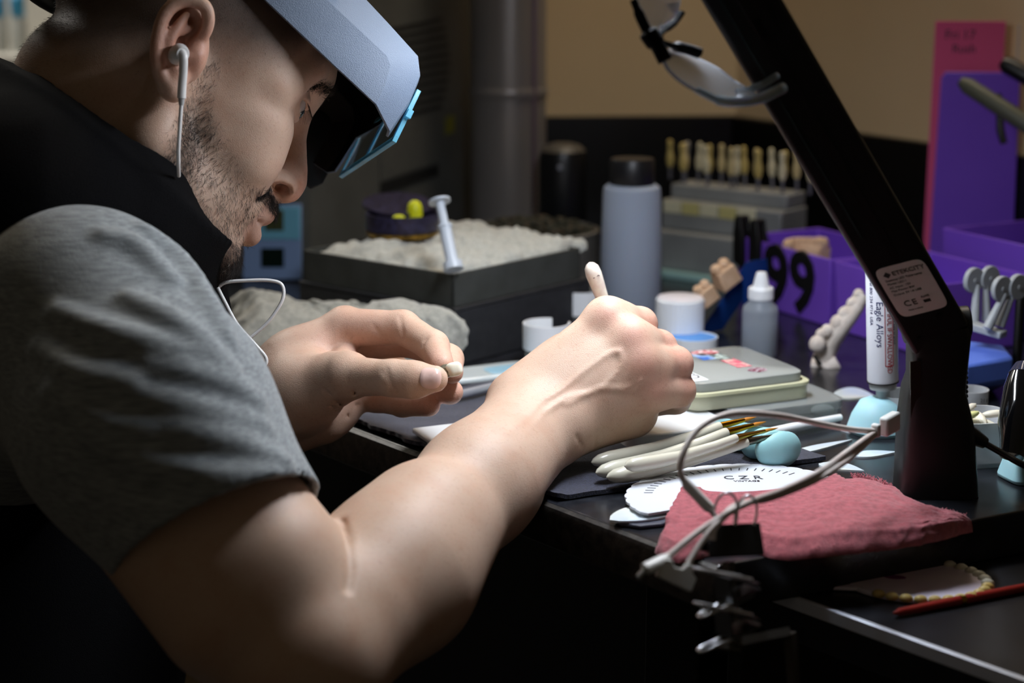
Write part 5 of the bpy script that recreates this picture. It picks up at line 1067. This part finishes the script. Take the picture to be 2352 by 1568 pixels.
# eyes and lashes
ew = mat('eye_white', 'cfc8c0', .12, coat=.8); ei = mat('iris_brown', '1c120d', .08, coat=1.)
for s_ in (1, -1):
    c = hw(77, 32 * s_, 16.5); g = G(); g.ball(c, .0128, 24, 16); eo = g.obj('eyeball', ew, person)
    fwd = Vector(HM[:, 0]) * .86 - Vector(HM[:, 2]) * .5; fwd.normalize(); M_ = frame(c, fwd.orthogonal(), fwd.cross(fwd.orthogonal()))
    g = G(); g.lathe([(.0070, .0110), (.0058, .0122), (.0034, .0134), (.0004, .0140)], 24, M_, cap0=False); g.obj('iris', ei, eo)
    g = G()
    for k in range(16):
        a = -.75 + 1.5 * k / 15; p = hw(77 + 14.5 * math.cos(a), 32 * s_ + 14.5 * math.sin(a) , 19); q = hw(77 + 21 * math.cos(a), 32 * s_ + 19 * math.sin(a), 12); g.tube([p, p.lerp(q, .55) + Vector((0, 0, -.0012)), q], [.00016, .00012, .00003], 4)
    g.obj('eyelashes', hd_, eo)
# nails
nm_ = mat('nail', 'e3c0b4', .2, coat=.6)
def nail(c, ax_, n_, w_, l_):
    M_ = frame(c, Vector(ax_), Vector(ax_).cross(Vector(n_)) ); g = G(); rs2 = []
    for i in range(7):
        u = -1 + 2 * i / 6; hwid = w_ / 2 * (1 - max(0, u) ** 4 * .55) * (1 - max(0, -u) ** 4 * .35)
        rs2.append([(u * l_ / 2, -hwid + 2 * hwid * j / 6, -.0016 * (abs(-1 + 2 * j / 6) ** 2)) for j in range(7)])
    g.rings(rs2, False, False, closed=False, M=M_); o = g.obj('fingernail', nm_, person); sm = o.modifiers.new('s', 'SOLIDIFY'); sm.thickness = .0005; return o
def nail_at(cx, cy, rx, ry, rot=0.):
    "nail plate laid on the skin, outline traced on the fingertip"
    g = G(); rs2 = []
    for k in range(4):
        q = (1, .93, .6, .2)[k]; ring = []
        for x, y in superell(rx * q, ry * q, 20, 2.7):
            p = trace(LEFT, cx + x * math.cos(rot) - y * math.sin(rot), cy + x * math.sin(rot) + y * math.cos(rot)); p = p if p is not None else trace(LEFT, cx, cy)
            ring.append(p - FW * (.0002 if k == 0 else .0011))
        rs2.append(ring)
    g.rings(rs2, False, True); return g.obj('fingernail', nm_, person, sharp=80)
nail_at(989, 868, 25, 25, .05)
# ---------------------------------------------------------------- shirt
CU = [at(505, 1222, .995), at(330, 960, 1.022), at(190, 748, 1.06), at(-10, 900, 1.14)]
cax = (CU[0] - CU[1]).normalized()
ax_img = (at(710, 1112, .995) - at(292, 1340, .995)).normalized(); cn = np.array(cax - ax_img * cax.dot(ax_img)); cn /= np.linalg.norm(cn); cc = np.array(at(502, 1226, .995))
half = Nd(lambda P: -((P - cc) @ cn), cc - .2, cc + .2)
sh0 = un(.03, rcn(CU[0] + cax * .03, CU[1], .0605, .0705), rcn(CU[1], CU[2], .0705, .066), rcn(CU[2], CU[3], .066, .085))
def ridge(pts, r, node): P = [trace(node, *p) for p in pts]; P = [p for p in P if p is not None]; return chain([p + FW * r * .35 for p in spline(P, 4)], [r * (.55 + .45 * math.sin(math.pi * k / (4 * (len(P) - 1)))) for k in range(4 * (len(P) - 1) + 1)], .001)
folds = [ridge(p, r, sh0) for p, r in (([(345, 845), (430, 862), (520, 892), (585, 925)], 0.0081), ([(300, 905), (400, 932), (500, 958), (600, 985)], 0.0070), ([(330, 985), (440, 1002), (560, 1032), (645, 1062)], 0.0074), ([(300, 690), (380, 735), (450, 785), (520, 850)], 0.0078),
   ([(330, 530), (410, 600), (470, 690), (520, 780)], 0.0071), ([(130, 720), (250, 765), (370, 800), (480, 830)], 0.0062), ([(240, 545), (310, 570), (390, 645)], 0.0065), ([(200, 1000), (330, 1060), (480, 1090), (620, 1095)], 0.0056), ([(120, 900), (220, 960), (330, 1000)], 0.0062), ([(90, 800), (180, 860), (300, 880)], 0.0056))]
shirt_n = seq(sh0, *([('+', f, .010) for f in folds] + [('-', half, .0015), ('-', rcn(CU[0] + cax * .09, CU[0] - cax * .045, .0590, .0600), .0008)]))
sm_ = bpy.data.materials.new('heather_jersey'); sm_.use_nodes = True; nt = sm_.node_tree; b_ = nt.nodes['Principled BSDF']; b_.inputs['Roughness'].default_value = .9; b_.inputs['Sheen Weight'].default_value = .25; b_.inputs['Specular IOR Level'].default_value = .2
tcn = nt.nodes.new('ShaderNodeTexCoord'); mp = nt.nodes.new('ShaderNodeMapping'); nt.links.new(tcn.outputs['Object'], mp.inputs['Vector'])
mp.inputs['Rotation'].default_value = (0, math.radians(30), 0); mp.inputs['Scale'].default_value = (80, 240, 800)
nn = nt.nodes.new('ShaderNodeTexNoise'); nn.inputs['Scale'].default_value = 1.; nn.inputs['Detail'].default_value = 4; nt.links.new(mp.outputs[0], nn.inputs['Vector']); rp = nt.nodes.new('ShaderNodeValToRGB')
rp.color_ramp.elements[0].position = .32; rp.color_ramp.elements[1].position = .66; rp.color_ramp.elements[0].color = (*lin('747b7f'), 1); rp.color_ramp.elements[1].color = (*lin('9fa7ab'), 1); nt.links.new(nn.outputs['Fac'], rp.inputs[0]); nt.links.new(rp.outputs[0], b_.inputs['Base Color'])
n4 = nt.nodes.new('ShaderNodeTexNoise'); n4.inputs['Scale'].default_value = 900; nt.links.new(tcn.outputs['Object'], n4.inputs['Vector']); bp = nt.nodes.new('ShaderNodeBump'); bp.inputs['Distance'].default_value = .0004; nt.links.new(n4.outputs['Fac'], bp.inputs['Height']); nt.links.new(bp.outputs[0], b_.inputs['Normal'])
v_, f_ = mesh_sdf(shirt_n, .0024, m=.07); sh_o = np_mesh('t_shirt', v_, f_, sm_, person); sh_o['label'] = 'heather grey t-shirt sleeve'
# hem stitching
g = G(); pr = []
u1 = ax_img; u2 = Vector(cn).cross(u1)
# ---------------------------------------------------------------- vest with stand-up collar
cb_, cf_ = at(-20, 128, 1.150), at(540, 556, 1.195); Ct = (cb_ + cf_) / 2; el_ = (cf_ - cb_); ra_ = el_.length / 2; el_.normalize()
axv = at(330, 225, 1.17) - at(150, 470, 1.17); axv = (axv - el_ * axv.dot(el_)).normalized(); es = axv.cross(el_)
Rc = np.array([el_, es, axv]); Cc = np.array(Ct)
def collar(P):
    q = (P - Cc) @ Rc.T; k = 1 + 1.1 * np.clip(-q[:, 2], 0, .1) * (q[:, 0] < .06) ; rr = np.sqrt((q[:, 0] / (ra_ * k)) ** 2 + (q[:, 1] / (.074 * k)) ** 2); dd = (rr - 1) * .074
    return np.maximum(np.maximum(np.abs(dd + .004) - .004, q[:, 2] - .0 ), -.080 - q[:, 2])
col_n = Nd(collar, Cc - .16, Cc + .16)
vest_n = un(.016, un(.045, rcn(at(235, 475, 1.168), at(60, 440, 1.165), .052, .075), rcn(at(-90, 560, 1.15), at(60, 500, 1.115), .10, .070), rcn(at(60, 500, 1.115), at(285, 512, 1.14), .066, .038), rcn(at(300, 610, 1.20), at(322, 880, 1.25), .044, .062), rcn(at(322, 880, 1.25), at(150, 1500, 1.30), .062, .09),
        rcn(at(20, 660, 1.225), at(-240, 1500, 1.24), .135, .18), rcn(at(-200, 600, 1.40), at(60, 620, 1.24), .09, .12)), col_n)
vestc = seq(vest_n, ('-', rcn(at(250, 335, 1.172), at(330, 225, 1.172), .050, .06), .006), ('-', rcn(at(430, 450, 1.185), at(560, 420, 1.2), .030, .035), .006))
v_, f_ = mesh_sdf(vestc, .0036, m=.09); vo = np_mesh('vest', v_, f_, mat('black_fleece', '050506', .95, var=(700, '09090b'), bump=(1500, .0006), spec=.12), person); vo['label'] = 'black vest with a stand-up collar'
# ================================================================== MAGNIFIER VISOR
vis = thing('magnifier_visor', 'grey head-worn magnifier visor with a cyan edged lens plate', 'visor', hw(60, 0, 90))
P86 = [(121, 26), (120.5, 42), (118, 54), (113, 58.5), (92, 63.5), (67, 69.5), (44, 75.5), (20, 82), (0, 87), (-20, 92)]; P70 = [(139, 20), (142, 46), (141, 64), (134, 75), (106, 84.5), (82, 92), (50, 100), (20, 108), (0, 113), (-20, 118)]
low = [(-20, 61), (29, 49), (84, 35), (121, 26)]
vs = []; fs = []; rows = []
def over_head(x, y, z):
    "keep the hood clear of the crown"
    q = 1 - ((x - 2) / 96) ** 2 - (y / 76) ** 2
    return max(z, 50 + 80 * math.sqrt(q) + 9) if q > 0 and x < 100 and abs(y) < 72 else z
def row(y, pts): rows.append(len(vs)); vs.extend(hw(x, y, over_head(x, y, z)) - vis.location for x, z in pts)
def up_lens(p, dx, z0): q = [(x + dx, z) for x, z in p]; q[0] = (q[1][0], z0); q[1] = (q[1][0], (z0 + q[2][1]) / 2); return q
for y, p in ((86, P86), (72, P70), (60, [(x + (3 if x > 100 else 0), z) for x, z in P70]), (58, up_lens(P70, 3, 50)), (30, up_lens([(x + (5 if x > 100 else 0), z + 3) for x, z in P70], 0, 50)), (0, up_lens([(x + (7 if x > 100 else 0), z + 4) for x, z in P70], 0, 50)), (-30, up_lens([(x + (5 if x > 100 else 0), z + 3) for x, z in P70], 0, 50)), (-58, up_lens(P70, 3, 50)), (-60, [(x + (3 if x > 100 else 0), z) for x, z in P70]), (-72, P70), (-86, P86)): row(y, p)
n = len(P86)
for a, b in zip(rows, rows[1:]):
    for j in range(n - 1): fs.append((a + j, b + j, b + j + 1, a + j + 1))
for y, r0 in ((86, rows[0]), (-86, rows[-1])):
    k = len(vs); vs.extend(hw(x, y, z) - vis.location for x, z in low[:3]); poly = [r0 + j for j in range(n)] + [k, k + 1, k + 2]; fs.append(tuple(poly) if y > 0 else tuple(poly[::-1]))
g = G(); g.v = vs; g.f = fs
vg = mat('visor_grey_blue', '6a788a', .42, bump=(1500, .0005)); hood = g.obj('hood', vg, vis, sharp=50); hood.data.materials.append(mat('visor_inner_black', '060607', .5))
so = hood.modifiers.new('solid', 'SOLIDIFY'); so.thickness = .0022; so.offset = -1; so.material_offset = 1; so.material_offset_rim = 0
bvm = hood.modifiers.new('bev', 'BEVEL'); bvm.width = .0022; bvm.segments = 3; bvm.limit_method = 'ANGLE'; bvm.angle_limit = math.radians(22)
# inner blinker pads reaching down beside the eyes
for s_ in (1, -1):
    if s_ < 0:
        pts = [(60, 66), (84, 40), (98, 22), (112, 10), (134, 6), (140, 14), (141, 60)]
        g = G(); g.rings([[hw(x, y, z) - vis.location for x, z in pts] for y in (-82, -79)]); g.obj('side_shield', mat('visor_inner_black', '060607', .5), vis, bevel=.001)
cy_ = mat('cyan_acrylic', '7fd0ea', .12, trans=.55, ior=1.3, emit=None); lg = mat('lens_glass', 'e8f2f4', .03, trans=1., ior=1.4)
def vb(c, d, nm, m, par=vis, bev=.0004):
    x, y, z = d; g = G(); g.rings([[hw(c[0] + a * x / 2, c[1] + b * y / 2, c[2] + e * z / 2) - vis.location for a, b in ((-1, -1), (1, -1), (1, 1), (-1, 1))] for e in (-1, 1)]); return g.obj(nm, m, par, bevel=bev, smooth=False)
px_ = 146.5
vb((px_, 0, 21), (3.2, 124, 4.5), 'plate_edge', cy_); vb((px_, 0, 57), (3.2, 124, 4), 'plate_edge', cy_)
for y in (60, -60, 0): vb((px_, y, 39), (3.2, 4.2 if y else 6, 33), 'plate_post', cy_)
for y in (30, -30): vb((px_, y, 39), (2.2, 53, 32), 'lens_pane', lg)
for y in (64, -64): vb((147, y, 40), (4, 3, 6), 'plate_screw', cy_)
vb((56, 80, 89), (26, 12, 8), 'pivot_block', mat('pivot_white', 'd9d8ea', .3)); vb((56, -80, 89), (26, 12, 8), 'pivot_block', mat('pivot_white', 'd9d8ea', .3))
band = [hw(107 * math.cos(a) - 1, 86 * math.sin(a), 54 + 37 * math.cos(a)) - vis.location for a in [2 * math.pi * k / 64 for k in range(65)]]
g = G(); g.tube(band, .0085, 10, flat=1., up=tuple(HM[:, 2])); 
for i, p in enumerate(g.v): pass
g.obj('head_band', mat('band_black', '0b0b0c', .5), vis)
vb((-108, 0, 15), (10, 46, 22), 'band_ratchet', mat('band_black', '0b0b0c', .5), vis, .002)
# ================================================================== EARPHONES
ew_ = mat('earphone_white', 'e4e3e0', .3); 
ep = thing('earphones', 'white wired earphone in the right ear with its lead running into the collar', 'earphones', ear(413, 126, .016))
W_ = lambda p: p - ep.location
g = G(); g.tube([W_(ear(402, 134, .010)), W_(ear(406, 128, .016)), W_(ear(414, 122, .022)), W_(ear(420, 124, .025))], [.0048, .0064, .0062, .0042], 20); g.obj('ear_piece', ew_, ep)
g = G(); g.tube([W_(p) for p in spline([ear(414, 118, .0235), ear(421, 130, .025), ear(421, 160, .024), ear(418, 200, .0225), ear(417, 226, .022)], 5)], [.0028, .0030, .0030] + [.0028] * 18, 16); g.obj('stem', ew_, ep)
g = G(); g.tube([W_(ear(417, 226, .022)), W_(ear(416.5, 242, .022))], [.0022, .0016], 12); g.obj('strain_relief', mat('relief_grey', 'b5b5b3', .4), ep)
g = G(); g.tube([W_(p) for p in spline([ear(416.5, 240, .022), ear(413, 290, .022), ear(410, 340, .020), ear(410, 378, .014), ear(410.5, 404, .003)], 6)], .00125, 10); g.obj('lead', ew_, ep)
lp = [at(498, 662, 1.20), at(520, 648, 1.20), at(570, 644, 1.20), at(620, 644, 1.20), at(648, 655, 1.20), at(648, 690, 1.20), at(615, 740, 1.20), at(575, 775, 1.20), at(540, 800, 1.20)]
g = G(); g.tube([W_(p) for p in spline(lp, 6)], .00125, 10); g.obj('lead', ew_, ep)
lp = [at(500, 660, 1.195), at(515, 690, 1.195), at(545, 745, 1.195), at(585, 790, 1.195), at(610, 820, 1.195), at(608, 838, 1.195), at(585, 836, 1.195), at(556, 822, 1.195)]
g = G(); g.tube([W_(p) for p in spline(lp, 6)], .00125, 10); g.obj('lead', ew_, ep)
# ================================================================== brush in the right hand, crown in the left
a, b = at(1354, 602, 1.250), at(1478, 948, 1.286); t = thing('porcelain_brush', 'pearl white porcelain brush with a bulbous end held in the right hand', 'brush', a); v_ = b - a; L = v_.length; vn = v_ / L
prof = [(0, .0004), (.0012, .0030), (.004, .0052), (.009, .0060), (.016, .0056), (.030, .0046), (.05, .0040), (.085, .0036), (.088, .0030)]
g = G(); g.tube([vn * q for q, _ in prof], [r for _, r in prof], 22); g.obj('handle', mat('pearl_lacquer', 'e9e2d2', .15, coat=.8, var=(200, 'e0cfc4')), t)
G().tube([vn * .087, vn * (L - .012)], [.0026, .0018], 14).obj('ferrule', ferr, t); G().tube([vn * (L - .012), vn * (L - .006), vn * L], [.0018, .002, .0002], 10).obj('bristles', hair_, t)
txt('JP', .0055, 'handle_mark', mat('mark_ink', '55434a', .6), t, frame(vn * .0125 - FW * .0061 + RT * .0005, UP * .8 - RT * .5, -RT), .0001)
o = at(1043, 848, 1.172); t = thing('porcelain_tooth', 'tiny cream porcelain tooth crown on a metal post held in the left fingertips', 'crown', o)
g = G(); cm_ = mat('crown_cream', 'e6e7d3', .3, sss=.2); Rx = Matrix.Rotation(.5, 4, 'Z')
rs2 = []
for k in range(9):
    u = k / 8; s_ = .0053 * (1 - abs(2 * u - 1) ** 4 * .45); rs2.append([(x, y, -.0052 + .0104 * u + (.0007 * math.sin(2 * math.atan2(y, x)) if u > .8 else 0)) for x, y in superell(s_, s_ * .92, 24, 3.4)])
g.rings(rs2, M=frame(Vector((0, 0, 0)), (.2, -.9, .35), (-.25, .3, .95))); g.obj('crown_body', cm_, t)
G().tube([at(1032, 850, 1.173) - o, at(1022, 853, 1.173) - o, at(1014, 855, 1.173) - o], [.0046, .0050, .0042], 8).obj('metal_post', mat('gold_grey', '9a937a', .35, .4, var=(300, '6d685a')), t)
# ================================================================== aqua silicone brush rest (soft humps with pressed-in grooves)
ra0, rax, rL, rsd = REST; bdir = (tp(1670, 992, MT + .020) - tp(1368, 1086, MT + .006)).normalized(); hump = []; groove = []
for i in range(4):
    r = .0095 + .0044 * i / 3; c = ra0 + rax * (rL * (i + .5) / 4) + Z * r * .82; R9 = np.array([rax, rsd, Z]).T; hump.append(eln(c, (rL / 8 * 1.12, r * 1.25, r), R9))
    top = c + Z * r * .86 - rax * rL * .02; groove.append(('-', rcn(top - bdir * .03, top + bdir * .03, .0034, .0034), .0022))
restn = seq(un(.0025, *hump), *(groove + [('-', Nd(lambda P: P[:, 2] - (MT - .0005), np.array(ra0) - .2, np.array(ra0) + .2), .001)]))
v_, f_ = mesh_sdf(restn, .0011); ro_ = np_mesh('brush_rest', v_, f_, aq); tag(ro_, 'aqua silicone brush rest with rounded humps holding four brushes', 'brush rest')
# folded, rolled end of the grey towel lying against the black box
fold = un(.010, rcn(at(800, 790, 1.49), at(905, 775, 1.478), .030, .031), rcn(at(905, 775, 1.478), at(1003, 765, 1.468), .031, .023), rcn(at(830, 850, 1.475), at(1000, 828, 1.462), .022, .020))
roll = un(.002, *[rcn(at(1036 + 26 * math.cos(k * .55), 768 + 30 * math.sin(k * .55), 1.455), at(1036 + 26 * math.cos(k * .55 + .55), 768 + 30 * math.sin(k * .55 + .55), 1.455), .0052, .0052) for k in range(12)], *[rcn(at(1000, 732 + 20 * k, 1.462), at(1036, 744 + 18 * k, 1.456), .008, .006) for k in range(4)])
grooves = [('-', chain([at(925, 735, 1.452), at(965, 765, 1.440), at(985, 815, 1.440)], [.002, .003, .002]), .004), ('-', chain([at(975, 735, 1.450), at(1000, 760, 1.440)], [.002, .0025]), .004)]
grooves.append(('-', Nd(lambda P: P[:, 2] - (TZ + .0008), np.array(at(930, 800, 1.47)) - .25, np.array(at(930, 800, 1.47)) + .25), .001))
v_, f_ = mesh_sdf(seq(un(.006, fold, roll), *grooves), .0022, disp=lambda P: .0012 * np.sin(P[:, 0] * 210 + 3 * np.sin(P[:, 2] * 140)) * np.sin(P[:, 1] * 170) + .0006 * np.sin(P[:, 0] * 700) * np.sin(P[:, 2] * 640 + 1))
np_mesh('rolled_end', v_, f_, gt, bpy.data.objects['grey_towel'])
